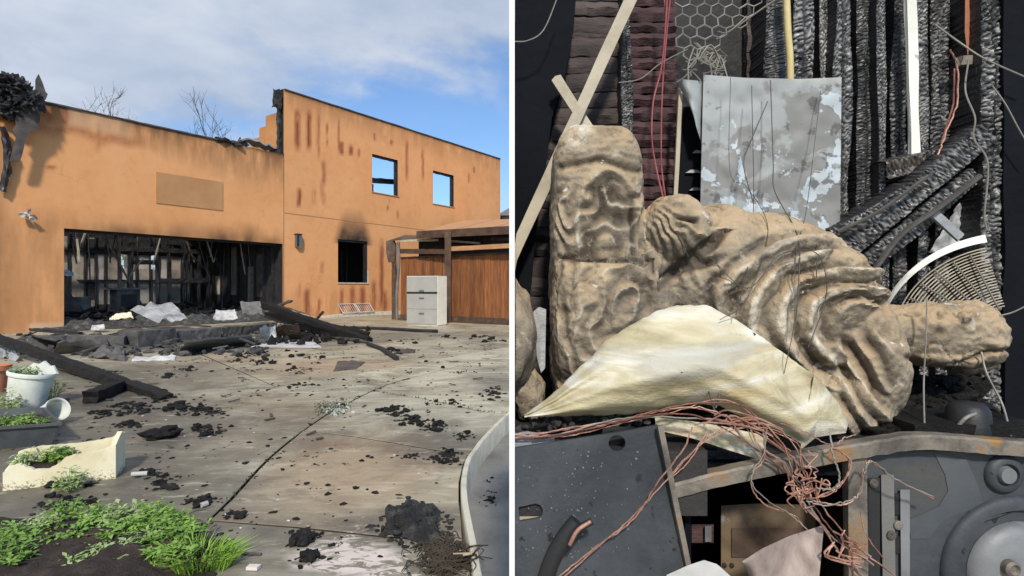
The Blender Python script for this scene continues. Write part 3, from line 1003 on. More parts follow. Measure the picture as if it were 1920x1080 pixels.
# twin flood light on the left pier
q = SWz(50, 402, -.02)
fl = thing('flood_light', q, 'small white twin-lamp security light on the orange wall at far left', 'light')
nW = Vector((WD.y, -WD.x, 0))
mb = MB()
mb.lathe([(0, 0), (.06, 0), (.055, .04), (0, .045)], q, 16, nW)
mb.build('base', M['white'], fl)
for (dx, dz) in ((-.12, -.02), (.05, -.10)):
    mb = MB()
    e = q + nW * .12 + WD * dx + Vector((0, 0, dz))
    mb.tube([q + nW * .03, e], .012, 8)
    mb.lathe([(0, -.06), (.03, -.055), (.055, .02), (.06, .06), (.05, .055), (0, .03)], e, 14, (nW + WD * dx * 3 + Vector((0, 0, -.5))).normalized())
    mb.build('lamp_head', M['white'], fl, smooth=True)
mb = MB()
e = q + nW * .09 + WD * .02 + Vector((0, 0, .1))
mb.tube([q + nW * .02, e], .012, 8)
mb.blob(e, (.035, .035, .04), 2, .02)
mb.build('sensor', M['greysheet'], fl, smooth=True)
# meter box on the wall right of the garage
q = SWz(557, 452, -.03)
mx = thing('meter_box', q, 'small dark grey meter box on the orange wall right of the garage', 'meter box')
mb = MB()
fm = lambda a, b, y: q + WD * a + Vector((0, 0, b)) + nW * y
mb.prism([(-.11, -.2), (-.05, -.24), (.08, -.22), (.12, -.1), (.12, .12), (.06, .2), (-.11, .2)], 0, .12, fm)
mb.build('case', M['greysheet'], mx)
mb = MB()
mb.prism([(-.105, -.18), (-.035, -.2), (-.035, .17), (-.105, .17)], .12, .13, fm)
mb.prism([(-.13, .2), (.08, .2), (.08, .24), (-.13, .24)], -.0, .15, fm)
mb.build('cover', M['black'], mx)
# plinth of pale concrete at the foot of the high wall
s0, s1 = SZ(600, 600)[0], SZ(741, 600)[0]
mb = MB()
mb.prism([(s0, 0), (s1, 0), (s1, .13), (s0 + 1.2, .12), (s0, .06)], -.03, -.30, lambda a, b, y: HW(a, y, b))
tag(mb.build('concrete_step', M['concrete_pale']), 'low cream concrete step along the foot of the orange wall', 'step')
# white wire rack frames leaning on the wall
for (x0, x1, y0, y1, lb) in ((632, 661, 578, 599, 'left one of two low white wire racks leaning on the orange wall'), (664, 690, 577, 600, 'right one of two low white wire racks leaning on the orange wall')):
    a, zt = SZ(x0, y0)
    b, zb = SZ(x1, y0)
    rk = thing('wire_rack', HW((a + b) / 2, -.34, 0), lb, 'rack', 'white racks on the wall')
    mb = MB()
    z1 = .46
    for p, q_ in (((a, -.36, .131), (a, -.06, z1)), ((b, -.36, .131), (b, -.06, z1)), ((a, -.06, z1), (b, -.06, z1)), ((a, -.34, .155), (b, -.34, .155))):
        mb.tube([HW(*p), HW(*q_)], .016, 8)
    mb.build('frame', M['white'], rk)
    mb = MB()
    for k in range(1, 7):
        s = lerp(a, b, k / 7)
        mb.tube([HW(s, -.34, .155), HW(s, -.06, z1)], .006, 5)
    mb.build('wires', M['white'], rk)

# ------------------------------------------------------------------ carport, fence and cabinet on the right
ND = Vector((WD.y, -WD.x, 0))
cp = thing('carport', Vector((-2.0, 17.3, 0)), 'brown sloping carport roof on posts over the timber fence', 'carport')
E0, E1 = Vector((-3.0, 18.0, 2.83)), Vector((3.6, 14.6, 2.83))
W0, W1 = SWz(868, 414, -.06), SWz(868, 414, -.06) + (E1 - E0) * 1.0 + WD * 2.5
W1.z = W0.z


def quad_slab(mb, a, b, c, d, th):
    up = Vector((0, 0, th))
    mb.add([a, b, c, d, a + up, b + up, c + up, d + up], [(3, 2, 1, 0), (4, 5, 6, 7), (0, 1, 5, 4), (1, 2, 6, 5), (2, 3, 7, 6), (3, 0, 4, 7)])


nst = 11                                            # roof sheets side by side
for k in range(nst):
    a, b = k / nst, (k + .985) / nst
    mb = MB()
    quad_slab(mb, E0.lerp(E1, a), E0.lerp(E1, b), W0.lerp(W1, b), W0.lerp(W1, a), .03 + .008 * (k % 2))
    mb.build('roof_sheet', M['roofing'], cp)
MB().beam(E0 + Vector((-.06, .03, -.07)), E1 + Vector((0, .0, -.08)), .05, .24, seg=20, rough=.006).build('fascia', M['fencedark'], cp)
for k in range(8):
    a = (k + .4) / 8
    MB().beam(E0.lerp(E1, a) + Vector((0, 0.1, -.1)), W0.lerp(W1, a) + Vector((0, -.2, -.1)), .06, .15).build('rafter', M['fencedark'], cp)
fp = lambda px: Vector((-3.76, 18.6, 0)) + ND * ((px))
for px, Y in ((840, 17.0),):
    p = P(px, 540, Y)
    p.z = 0
    MB().beam(p, p + Vector((0, 0, 2.75)), .19, .15, up=(0, 1, 0), seg=18, rough=.006).build('post', M['fencedark'], cp)
for k in range(9):      # dark boards added under the roof to stand in for the shade
    q = Vector((-3.2, 19.2, 0)) + ND * (.62 * k)
    MB().prism([(0, 1.7), (.6, 1.7), (.6, 2.72), (0, 2.72)], 0, .03, lambda a, b, y: q + ND * a + WD * y + Vector((0, 0, b))).build('shade_board', M['soot'], cp)
p2 = Vector((2.6, 14.75, 0))
MB().beam(p2, p2 + Vector((0, 0, 2.75)), .19, .15, up=(0, 1, 0), seg=4, rough=.006).build('post', M['fencedark'], cp)
a = P(752, 470, 18.6)
b = P(958, 463, 15.6)
MB().beam(P(751, 471, 18.45), P(842, 472, 17.05), .1, .15, seg=14, rough=.01).build('cross_beam', M['fencedark'], cp)
MB().beam(P(842, 467, 17.1), P(1050, 456, 14.7), .1, .13, seg=14, rough=.01).build('cross_beam', M['roofing'], cp)
MB().beam(P(845, 452, 17.9), P(900, 456, 17.5), .08, .06, seg=8, rough=.01).build('loose_batten', M['palewood'], cp)
MB().beam(P(860, 447, 18.5), P(990, 449, 16.5), .12, .1, seg=8, rough=.01).build('loose_batten', M['chestnut'], cp)
# a little broken awning between the carport and the wall
aw = thing('broken_awning', P(735, 600, 19.0) * 1.0, 'broken flat awning on a scorched post between the orange wall and the fence', 'awning')
aw.location.z = 0
BASE[aw.name] = Vector(aw.location)
mb = MB()
quad_slab(mb, P(724, 455, 18.9), P(752, 449, 18.2), P(832, 446, 18.6), P(760, 443, 20.6), .05)
mb.build('awning_sheet', M['rustsheet'], aw)
MB().beam(P(750, 452, 18.2), P(822, 450, 18.0), .05, .07, seg=8, rough=.01).build('awning_rail', M['palewood'], aw)
mb = MB()
q = P(739, 540, 18.7)
q.z = 0
mb.beam(q, q + Vector((0, 0, 2.55)), .13, .16, up=(0, 1, 0), seg=16, rough=.015)
mb.build('post', M['fencedark'], aw)
mb = MB()
mb.prism([(724, 452), (741, 450), (742, 478), (738, 492), (728, 492), (724, 474)], 18.6, 18.66, P)
mb.build('hanging_panel', M['chestnut'], aw)
mb = MB()
q = P(746, 540, 18.35)
mb.tube(spline([P(747, 454, 18.35), P(748, 490, 18.35), P(746, 520, 18.35), P(744, 556, 18.35), Vector((q.x - .03, q.y, 0.0))], 5), .05, 10)
mb.build('downpipe', M['greysheet'], aw, smooth=True)

fc = thing('timber_fence', Vector((-1.5, 17.2, 0)), 'red-brown vertical board fence behind the filing cabinet', 'fence')
F0 = Vector((-3.66, 18.55, 0))
rb = random.Random(5)
d = 0.0
k = 0
while d < 7.4:
    wd = .175
    p = F0 + ND * (d + wd / 2) - WD * (.012 if k % 2 else 0)
    zt = 2.02 + rb.uniform(-.012, .012)
    mb = MB()
    mb.prism([(-wd / 2 - .003, .16), (wd / 2 + .003, .16), (wd / 2 + .003, zt), (-wd / 2 - .003, zt)], 0, .022, lambda a, b, y: p + ND * a + Vector((0, 0, b)) - WD * y)
    mb.build('board', M['fence'], fc)
    d += .185
    k += 1
mb = MB()
mb.beam(F0 + Vector((0, 0, .11)) - WD * .03, F0 + ND * 7.4 + Vector((0, 0, .11)) - WD * .03, .05, .14, seg=12, rough=.006)
mb.build('bottom_rail', M['chestnut'], fc)
mb = MB()
mb.beam(F0 + Vector((0, 0, 2.05)), F0 + ND * 7.4 + Vector((0, 0, 2.05)), .12, .045, seg=12, rough=.006)
mb.build('top_rail', M['fencedark'], fc)
mb = MB()
mb.beam(F0 + Vector((0, 0, .02)) - WD * .14, F0 + ND * 7.4 + Vector((0, 0, .02)) - WD * .14, .16, .06, seg=12, rough=.01)
mb.build('ground_sleeper', M['fencedark'], fc)

# filing cabinet
ca = P(762, 540, 15.78)
cb = P(820, 540, 15.36)
ca.z = cb.z = 0
fx = (cb - ca)
CW = fx.length
fx.normalize()
fy = Vector((-fx.y, fx.x, 0))
cab = thing('filing_cabinet', (ca + cb) / 2 + fy * .25, 'tall off-white steel filing cabinet standing in front of the timber fence', 'cabinet')
cm = lambda a, b, y: ca + fx * a + Vector((0, 0, b)) + fy * y
CHT = 1.385
mb = MB()
mb.prism([(0, .03), (CW, .03), (CW, CHT), (0, CHT)], .02, .50, cm)
mb.prism([(.02, 0), (CW - .02, 0), (CW - .02, .03), (.02, .03)], .04, .48, cm)
mb.build('body', M['cabcream'], cab)
zs = [(.05, .46), (.47, .885), (.945, CHT - .012)]
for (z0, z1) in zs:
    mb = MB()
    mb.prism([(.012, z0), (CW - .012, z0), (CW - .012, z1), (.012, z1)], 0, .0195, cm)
    dr = mb.build('drawer', M['cabshade'], cab)
    sub_base(dr, cab)
    hz_ = z1 - .13 if z0 < .9 else z0 + .02
    mb = MB()
    mb.prism([(CW * .42, hz_), (CW * .58, hz_), (CW * .57, hz_ + .035), (CW * .43, hz_ + .035)], -.022, .0, cm)
    mb.build('handle', M['greysheet'], dr)
mb = MB()
mb.prism([(.012, .89), (CW - .012, .89), (CW - .012, .94), (.012, .94)], .004, .0195, cm)
mb.build('open_gap', M['black'], cab)
mb = MB()
mb.beam(cm(.3, CHT + .012, .1), cm(.85, CHT + .012, .12), .02, .02, seg=6, rough=.006)
mb.build('charred_strip', M['char'], cab)

# neighbour roof beyond the carport
nb = thing('neighbour_house', P(985, 540, 60) * 1.0, 'distant low house whose grey roof shows past the end of the orange wall', 'house')
nb.location.z = -.12
BASE[nb.name] = Vector(nb.location)
MB().box((-1.0, 58, -.12), (10, 66, 8.6)).build('wall', M['palewall'], nb)
mb = MB()
mb.add([(-1.6, 57.4, 8.5), (10.5, 57.4, 8.5), (10.5, 66.6, 8.5), (-1.6, 66.6, 8.5), (.5, 62, 10.4), (9, 62, 10.4)], [(0, 1, 5, 4), (1, 2, 5), (2, 3, 4, 5), (3, 0, 4), (3, 2, 1, 0)])
mb.build('roof', M['greysheet'], nb)


# ------------------------------------------------------------------ bare trees behind the house
def bare_tree(base, h, label, seed, spread=1.0):
    rt = random.Random(seed)
    t_ = thing('bare_tree', base, label, 'tree', 'bare trees behind the house')
    tr, tw = MB(), MB()

    def grow(p, d, L, r, lev):
        pts = [p]
        q = p
        dd = d.copy()
        n = 5
        for i in range(n):
            dd = (dd + Vector((rt.uniform(-1, 1), rt.uniform(-1, 1), rt.uniform(-.2, .5))) * .16).normalized()
            q = q + dd * (L / n)
            pts.append(q)
        (tr if lev < 1 else tw).tube(pts, r, 5 if lev < 2 else 3, r * .55)
        if lev < 5:
            for k in range(rt.choice((3, 3, 4)) if lev else 5):
                t0 = rt.uniform(.45, 1.0)
                i = min(n - 1, int(t0 * n))
                pp = pts[i].lerp(pts[i + 1], t0 * n - i)
                ax = Vector((rt.uniform(-1, 1), rt.uniform(-1, 1), rt.uniform(-.15, .9))).normalized()
                nd = (dd * .62 + ax * .75 * spread).normalized()
                grow(pp, nd, L * rt.uniform(.52, .74), r * .55, lev + 1)
    grow(Vector(base), Vector((0, 0, 1)), h * .42, .16, 0)
    tr.build('trunk', M['bark'], t_)
    tw.build('branches', M['bark'], t_)
    return t_


b1 = P(238, 540, 34)
b1.z = -.12
bare_tree(b1, 14.6, 'bare grey tree showing above the left parapet', 11)
b2 = P(455, 540, 30)
b2.z = -.12
bare_tree(b2, 11.6, 'bare grey tree showing beside the broken roof sheets', 5, 1.1)
# hedge behind the house, seen through the broken back wall
mb = MB()
rh = random.Random(9)
for k in range(5000):
    p = HW(rh.uniform(-3, 9), rh.uniform(8.4, 9.4), rh.uniform(0, 3.2))
    mb.leaf(p, (rh.uniform(-1, 1), rh.uniform(-1, 1), rh.uniform(-.3, 1)), rh.uniform(.12, .25), .1)
tag(mb.build('hedge', M['leafpale']), 'pale green hedge glimpsed through gaps in the garage back wall', 'hedge')

# ------------------------------------------------------------------ wreckage in and before the garage
# ash and cinders that nobody could count on the garage floor: one heap
mb = MB()
nx, ny = 70, 44
for j in range(ny + 1):
    for i in range(nx + 1):
        s, y = lerp(-.45, 5.9, i / nx), lerp(-.35, 4.9, j / ny)
        h = .16 + .22 * max(0, nz(s * 1.1, y * 1.1)) + .16 * nz(s * 3.1, y * 3.1, 4) + .07 * nz(s * 8, y * 8, 2) + .10 * (y / 5)
        if y < .2:
            h *= max(0, (y + .35) / .55)
        mb.v.append(HW(s, y, max(.014, h)))
W = nx + 1
mb.f = [[j * W + i, j * W + i + 1, (j + 1) * W + i + 1, (j + 1) * W + i] for j in range(ny) for i in range(nx)]
o = mb.build('cinder_heap', M['ashy'])
tag(o, 'heap of black ash and cinders covering the garage floor', 'ash', kind='stuff')
mb = MB()
rd_ = random.Random(21)
for k in range(420):
    s, y = rd_.uniform(-.3, 5.8), rd_.uniform(.1, 4.6)
    mb.blob(HW(s, y, .24 + rd_.uniform(-.05, .16)), (rd_.uniform(.03, .15), rd_.uniform(.03, .1), rd_.uniform(.02, .07)), 1, .4)
for k in range(70):
    s, y = rd_.uniform(0, 5.8), rd_.uniform(.3, 4.4)
    a = rd_.uniform(0, 6.28)
    L = rd_.uniform(.3, 1.1)
    mb.beam(HW(s, y, .26), HW(s + L * math.cos(a), y + .5 * L * math.sin(a), .28 + rd_.uniform(0, .3)), .05, .05, seg=4, rough=.015)
tag(mb.build('cinder_litter', M['charcoal']), 'burnt sticks and lumps strewn over the garage ash', 'ash', kind='stuff')


def crumple(name, pts, mat_, label, cat, amp=.05, n=14, th=.004, group=None):
    """four ground corners (world) lifted into a crumpled sheet"""
    a, b, c, d = [Vector(p) for p in pts]
    sd_ = random.uniform(0, 500)
    mb = MB()
    vs = []
    for j in range(n + 1):
        for i in range(n + 1):
            u, v = i / n, j / n
            u2 = u + .03 * nz(u * 5, v * 5, sd_)
            p = a.lerp(b, u2).lerp(d.lerp(c, u2), v + .05 * nz(v * 4, sd_))
            h = amp * (abs(nz(u * 3 + sd_, v * 3)) * 2.2 + .5 * abs(nz(u * 7, v * 7, sd_)))
            vs.append(p + Vector((0, 0, h)))
    W = n + 1
    fs = [(j * W + i, j * W + i + 1, (j + 1) * W + i + 1, (j + 1) * W + i) for j in range(n) for i in range(n)]
    m = len(vs)
    lo = [p - Vector((0, 0, th)) for p in vs]
    rim = [i for i in range(W)] + [(j + 1) * W - 1 for j in range(1, n + 1)] + [n * W + i for i in reversed(range(n))] + [j * W for j in reversed(range(1, n))]
    mb.add(vs + lo, fs + [tuple(k + m for k in reversed(f)) for f in fs] + [(rim[(k + 1) % len(rim)], rim[k], rim[k] + m, rim[(k + 1) % len(rim)] + m) for k in range(len(rim))])
    return tag(mb.build(name, M[mat_]), label, cat, group)


def up(p, dz):
    return Vector((p.x, p.y, p.z + dz))


Yi = 15.0
# crumpled silver sheet
o = crumple('crumpled_sheet', [P(244, 582, 14.3), P(298, 608, 13.4), P(352, 600, 13.7), P(322, 568, 14.6)], 'silver', 'large crumpled silver-grey sheet lying on the garage ash', 'metal sheet', .09, 12)
o = crumple('crumpled_sheet', [P(398, 602, 14.2), P(445, 600, 14.6), P(440, 582, 15.2), P(405, 585, 15.0)], 'white', 'small crumpled white sheet on the ash right of the silver sheet', 'metal sheet', .05, 9)
o = crumple('crumpled_sheet', [P(170, 620, 13.2), P(197, 618, 13.3), P(195, 609, 13.6), P(172, 611, 13.6)], 'white', 'small white scrap on the ash inside the left garage jamb', 'scrap', .025, 6)
o = crumple('crumpled_sheet', [P(205, 600, 13.6), P(250, 598, 13.8), P(245, 586, 14.2), P(215, 590, 14.1)], 'foam', 'yellowish crumpled scrap left of the large silver sheet', 'scrap', .04, 8)
o = crumple('crumpled_sheet', [P(455, 592, 14.4), P(492, 590, 14.8), P(488, 566, 15.4), P(450, 568, 15.2)], 'greysheet', 'grey-green burnt wreckage sheet by the right garage jamb', 'metal sheet', 0.06, 9)
# things that stand inside: a drum, cabinets and a hanging sheet
dr = MB()
q = HW(1.05, 2.2, .1)
dr.lathe([(0, 0), (.24, 0), (.24, .03), (.225, .05), (.225, .3), (.235, .32), (.225, .34), (.225, .62), (.24, .66), (.235, .7), (.2, .68), (0, .66)], q, 22)
tag(dr.build('steel_drum', M['greysheet'], smooth=True), 'scorched grey steel drum standing in the garage left of the stove', 'drum')
st_ = thing('burnt_stove', HW(2.4, 2.9, .1), 'scorched square stove with a black open door at the back of the garage', 'stove')
hw = lambda a, b, y: HW(a, y, b)
mb = MB()
mb.prism([(2.1, .1), (2.75, .1), (2.75, 1.0), (2.1, 1.0)], 2.7, 3.2, hw)
mb.build('body', M['ashblock'], st_)
MB().prism([(2.22, .35), (2.66, .35), (2.66, .85), (2.22, .85)], 2.69, 2.699, hw).build('door_opening', M['black'], st_)
MB().prism([(1.95, 1.0), (2.9, 1.0), (2.9, 1.05), (1.95, 1.06)], 2.6, 3.25, hw).build('top', M['greysheet'], st_)
mb = MB()
mb.prism([(.05, .3), (.5, .2), (.9, .25), (.7, .5), (.42, 1.0), (.4, 1.45), (.1, 1.45)], 1.1, 1.13, hw)
tag(mb.build('bent_sheet', M['rustsheet']), 'dark bent metal sheet standing inside the left garage jamb', 'metal sheet')
o = crumple('crumpled_sheet', [HW(.05, 1.02, 1.36), HW(.52, 1.02, 1.36), HW(.5, 1.3, 1.5), HW(.1, 1.3, 1.5)], 'silver', 'pale folded flap on top of the dark sheet inside the left garage jamb', 'metal sheet', .06, 6)
for (a, b, th, lb) in (((1.62, 2.4, 2.75), (2.95, 2.9, .35), .045, 'long pale pole leaning across the garage back wall'), ((2.95, 3.0, 2.0), (2.25, 3.0, .9), .04, 'short pale pole crossing the long leaning pole in the garage'),
                       ((5.15, 2.2, 2.4), (4.85, 1.8, .3), .02, 'thin dark rod leaning near the right garage jamb'), ((3.9, 3.0, 2.7), (4.9, 3.0, 1.7), .05, 'dark fallen batten slanting across the right garage bays')):
    mb = MB()
    mb.beam(HW(*a), HW(*b), th, th, seg=12, rough=.008)
    tag(mb.build('leaning_pole', M['char'] if 'dark' in lb else M['sheath']), lb, 'pole')

# row of sooty blocks across the threshold
blk = [((60, 658), (128, 656), .30, 'first'), ((130, 655), (236, 651), .34, 'second'), ((238, 651), (312, 643), .33, 'third'), ((314, 642), (398, 634), .30, 'fourth'), ((400, 633), (456, 626), .28, 'fifth'), ((458, 626), (508, 619), .27, 'last')]
for (a, b, h, nm) in blk:
    p, q = G(*a), G(*b)
    mb = MB()
    h *= random.uniform(.6, .95)
    mb.beam(up(p, h / 2 + random.uniform(-.03, .03)), up(q, h / 2 + random.uniform(-.05, .05)), random.uniform(.3, .5), h, seg=10, rough=.022)
    for v in mb.v:
        v.z = max(v.z, .004)
    tag(mb.build('sooty_block', M['ashblock']), '%s from the left of the long sooty concrete blocks across the garage threshold' % nm, 'block', 'sooty blocks across the threshold')
# flat sheets and boards lying before them
crumple('scorched_sheet', [G(335, 662), G(480, 643), G(470, 628, .2), G(345, 640, .25)], 'greysheet', 'long flat grey sheet lying before the sooty blocks', 'metal sheet', .02, 10, .03)
crumple('scorched_sheet', [G(48, 652), G(160, 660), G(105, 640, .2), G(60, 632, .25)], 'rustsheet', 'brown scorched sheet lying below the left garage pier', 'metal sheet', .05, 8, .01)
crumple('scorched_sheet', [G(95, 668), G(215, 660), G(165, 640, .2), G(110, 645, .2)], 'rustsheet', 'dark warped sheet lying right of the brown sheet at left', 'metal sheet', .05, 8, .01)
crumple('scorched_sheet', [G(165, 672), G(235, 678), G(230, 655, .1), G(185, 656, .1)], 'ashblock', 'small curled grey board in front of the sooty blocks at left', 'board', .07, 8, .012)
crumple('scorched_sheet', [G(0, 672), G(35, 678), G(22, 652, .1), G(0, 650, .1)], 'silver', 'pale bluish sheet poking in at the left edge under the long beam', 'metal sheet', .06, 6, .01)
crumple('white_strip', [G(246, 678), G(328, 676), G(330, 669), G(255, 671)], 'white', 'long thin white strip on the concrete before the sooty blocks', 'strip', .03, 8, .006)
crumple('white_board', [G(470, 651), G(602, 652), G(590, 637), G(500, 640)], 'white', 'flat white board on the concrete under the fallen beams', 'board', .012, 8, .02)
crumple('crumpled_sheet', [G(488, 640), G(520, 642), G(516, 615, .25), G(487, 616, .3)], 'white', 'crumpled white piece beside the fallen beams', 'scrap', .05, 8, .01)
crumple('crumpled_sheet', [G(518, 636), G(566, 636), G(560, 612, .3), G(520, 612, .3)], 'chestnut', 'crumpled brown piece beside the fallen beams', 'scrap', .07, 8, .01)
crumple('crumpled_sheet', [G(530, 632), G(556, 632), G(550, 620, .2), G(532, 620, .2)], 'palewood', 'small yellow piece of board under the fallen beams', 'scrap', .05, 6, .01)
for (a, b, wd, ht, mm, lb) in (((70, 640, 10.8), (250, 668, 9.3), .16, .03, 'char', 'dark plank lying before the blocks at the left pier'), ((215, 628, 11.2), (330, 662, 9.6), .10, .05, 'char', 'black batten propped on the third sooty block'), ((330, 618, 11.9), (420, 655, 10.2), .05, .04, 'rustsheet', 'thin brown stick propped on the fourth sooty block'), ((390, 612, 12.4), (300, 606, 12.6), .14, .03, 'chestnut', 'brown plank lying on top of the fourth sooty block'), ((150, 625, 11.6), (60, 618, 11.9), .12, .06, 'soot', 'black plank lying on top of the second sooty block')):
    mb = MB()
    mb.beam(P(*a), P(*b), wd, ht, seg=12, rough=.014)
    for v in mb.v:
        v.z = max(v.z, .004)
    tag(mb.build('loose_plank', M[mm]), lb, 'plank')
# fallen beams right of the garage
bm_ = [((497, 572, 12.6), (692, 640, 10.9), .20, .12, 'charcoal', 'long black fallen beam running from the garage corner to the yard'),
       ((495, 571, 12.5), (590, 597, 11.9), .03, .05, 'palewood', 'pale split edge strip on top of the long fallen beam'),
       ((500, 590, 12.8), (640, 632, 11.6), .16, .14, 'soot', 'sooty beam lying under the long fallen beam'),
       ((510, 578, 13.0), (546, 564, 12.9), .10, .05, 'chestnut', 'short brown splintered board sticking up at the garage corner'),
       ((520, 574, 12.9), (575, 592, 12.4), .18, .05, 'chestnut', 'brown board lying along the top of the fallen beams'),
       ((575, 602, 12.0), (690, 628, 11.9), .30, .10, 'charcoal', 'broad black board at the right end of the fallen beams'),
       ((590, 602, 13.6), (606, 585, 13.5), .05, .05, 'char', 'short upright black splinter by the orange wall'),
       ((560, 612, 12.6), (690, 645, 10.6), .10, .08, 'rustsheet', 'thin dark rail at the front of the fallen beams')]
for (a, b, wd, ht, mm, lb) in bm_:
    mb = MB()
    mb.beam(P(*a), P(*b), wd, ht, seg=14, rough=.02)
    for v in mb.v:
        v.z = max(v.z, .004)
    tag(mb.build('fallen_beam', M[mm]), lb, 'beam', 'fallen beams by the garage')
mb = MB()
rk_ = random.Random(31)
for k in range(60):
    q = G(rk_.uniform(500, 690), rk_.uniform(618, 648))
    if q.y < 10.3:
        continue
    mb.blob(up(q, .05), (rk_.uniform(.04, .14), rk_.uniform(.04, .12), rk_.uniform(.03, .11)), 1, .45, flat=.004)
tag(mb.build('cinder_litter', M['charcoal']), 'black rubble heaped under the fallen beams', 'rubble', kind='stuff')
mb = MB()
for k in range(240):
    q = G(rk_.uniform(20, 500), rk_.uniform(626, 668))
    mb.blob(up(q, .02), (rk_.uniform(.02, .12), rk_.uniform(.02, .1), rk_.uniform(.015, .06)), 1, .45, flat=.004)
for k in range(40):
    q = up(G(rk_.uniform(40, 500), rk_.uniform(632, 668)), rk_.uniform(.02, .1))
    a = rk_.uniform(0, 3.14)
    L = rk_.uniform(.15, .5)
    mb.beam(q, q + Vector((L * math.cos(a), L * math.sin(a), rk_.uniform(-.02, .1))), rk_.uniform(.02, .08), .02, seg=3, rough=.01)
tag(mb.build('cinder_litter', M['ashy']), 'sooty rubble between the blocks and sheets', 'rubble', kind='stuff')

# long charred beam in the foreground
mb = MB()
mb.beam(P(-40, 622, 9.6), P(312, 750, 5.3), .12, .11, seg=60, rough=.016)
for v in mb.v:
    v.z = max(v.z, .004)
tag(mb.build('charred_beam', M['charcoal']), 'long charred roof beam lying diagonally across the yard at left', 'beam')
mb = MB()
mb.beam(up(G(168, 757), .06), up(G(222, 733), .05), .13, .10, seg=12, rough=.018)
tag(mb.build('charred_offcut', M['charcoal']), 'short charred offcut lying under the long diagonal beam', 'beam')

# slim pieces on the far concrete
for (pts, r, lb) in (([(655, 617), (720, 619), (790, 623), (820, 624)], .045, 'long thin dark pipe lying on the concrete before the cabinet'),
                     ([(690, 648), (715, 657), (744, 676)], .04, 'dark slat lying on the concrete right of the fallen beams')):
    mb = MB()
    mb.tube([up(G(x, y), r * .8) for x, y in pts], r, 6)
    tag(mb.build('dark_pipe', M['soot']), lb, 'pipe')
crumple('scrap_sheet', [G(625, 697), G(668, 692), G(686, 679), G(634, 677)], 'rustsheet', 'grey-brown scrap of sheet lying alone on the mid yard', 'scrap', .015, 8, .01)
crumple('scrap_sheet', [G(738, 664), G(778, 662), G(780, 655), G(748, 654)], 'rustsheet', 'dark flat scrap on the far concrete in front of the cabinet', 'scrap', .02, 6, .01)

# ------------------------------------------------------------------ charcoal scattered over the concrete
clusters = [(190, 778, 26, 7, 10, .05), (240, 760, 28, 7, 11, .05), (262, 772, 30, 7, 10, .05), (300, 742, 22, 9, 12, .06), (335, 765, 32, 9, 15, .05), (380, 772, 36, 8, 15, .05), (400, 806, 32, 10, 12, .045), (246, 797, 24, 5, 8, .045),
            (315, 705, 20, 5, 7, .05), (350, 692, 22, 6, 6, .05), (480, 676, 36, 7, 14, .07), (505, 660, 34, 5, 8, .07), (545, 690, 30, 8, 8, .05), (590, 672, 55, 7, 9, .06), (512, 643, 55, 5, 9, .08), (735, 662, 45, 6, 9, .06),
            (865, 633, 50, 3, 16, .07), (925, 640, 25, 5, 8, .07), (735, 772, 24, 8, 16, .04), (775, 788, 30, 10, 20, .035), (815, 800, 24, 9, 14, .035), (875, 818, 18, 8, 12, .03), (840, 858, 26, 12, 22, .03), (770, 857, 16, 3, 7, .025),
            (625, 765, 26, 8, 12, .03), (560, 722, 20, 4, 6, .04), (285, 890, 24, 5, 9, .035), (308, 908, 14, 10, 9, .03), (375, 940, 16, 9, 9, .03), (440, 968, 22, 9, 7, .025), (570, 1010, 10, 8, 8, .03), (578, 1047, 7, 4, 4, .03),
            (600, 1030, 60, 40, 8, .012), (140, 910, 40, 8, 8, .03), (120, 945, 50, 14, 16, .03), (760, 640, 60, 5, 6, .06), (930, 740, 20, 12, 14, .04), (830, 755, 50, 8, 9, .035), (920, 890, 14, 22, 9, .02), (520, 860, 80, 30, 9, .014),
            (640, 715, 50, 8, 8, .03), (440, 700, 60, 15, 8, .03), (640, 880, 90, 40, 9, .014), (840, 690, 60, 12, 8, .04), (200, 700, 40, 8, 7, .06), (180, 830, 50, 14, 5, .02)]
rc = random.Random(77)
count = 0
small = MB()
for (cx, cy, sx, sy, n, r) in clusters:
    for k in range(n):
        x, y = rc.gauss(cx, sx * .55), rc.gauss(cy, sy * .6)
        x = min(max(x, 4), 948)
        y = min(max(y, 618), 1070)
        q = G(x, y)
        if q.x > -.3 and q.y < 4.7 and x > 860 + .0:
            q.z = -.115 if q.x > K_[4][0] + .06 else 0.0
        rr = r * rc.uniform(.4, 1.05)
        if k < max(2, int(n * .36)) and count < 230:
            mb = MB()
            mb.blob(q + Vector((0, 0, rr * .35)), (rr * rc.uniform(.8, 1.3), rr * rc.uniform(.6, 1.0), rr * rc.uniform(.35, .65)), 2, .42, freq=2.8, flat=q.z + .002)
            o = mb.build('charcoal_lump', M['charcoal'])
            tag(o, 'small black charcoal lump lying loose on the concrete yard', 'charcoal', 'charcoal lumps strewn over the yard')
            count += 1
        else:
            for e_ in range(5):
                q2 = q + Vector((rc.gauss(0, r * 1.1), rc.gauss(0, r * .9), 0))
                r2 = r * rc.uniform(.12, .4)
                small.blob(q2, (r2 * 1.3, r2, r2 * .7), 1, .45, flat=q.z + .002)
            small.blob(q + Vector((0, 0, rr * .2)), (rr * rc.uniform(.4, 1.0), rr * rc.uniform(.3, .7), rr * rc.uniform(.2, .5)), 1, .4, flat=q.z + .002)
for k in range(2600):
    y = 540 + 1102.5 / rc.uniform(2.1, 15)
    x = rc.uniform(0, 945)
    q = G(x, y)
    if q.x > -.33 and q.y < 4.9:
        continue
    d = nz(q.x * .9, q.y * .9, 3)
    if d < rc.uniform(-.35, .4):
        continue
    rr = rc.choice((.004, .006, .009, .016))
    small.blob(q, (rr * 1.3, rr, rr * .6), 1, .4, flat=.002)
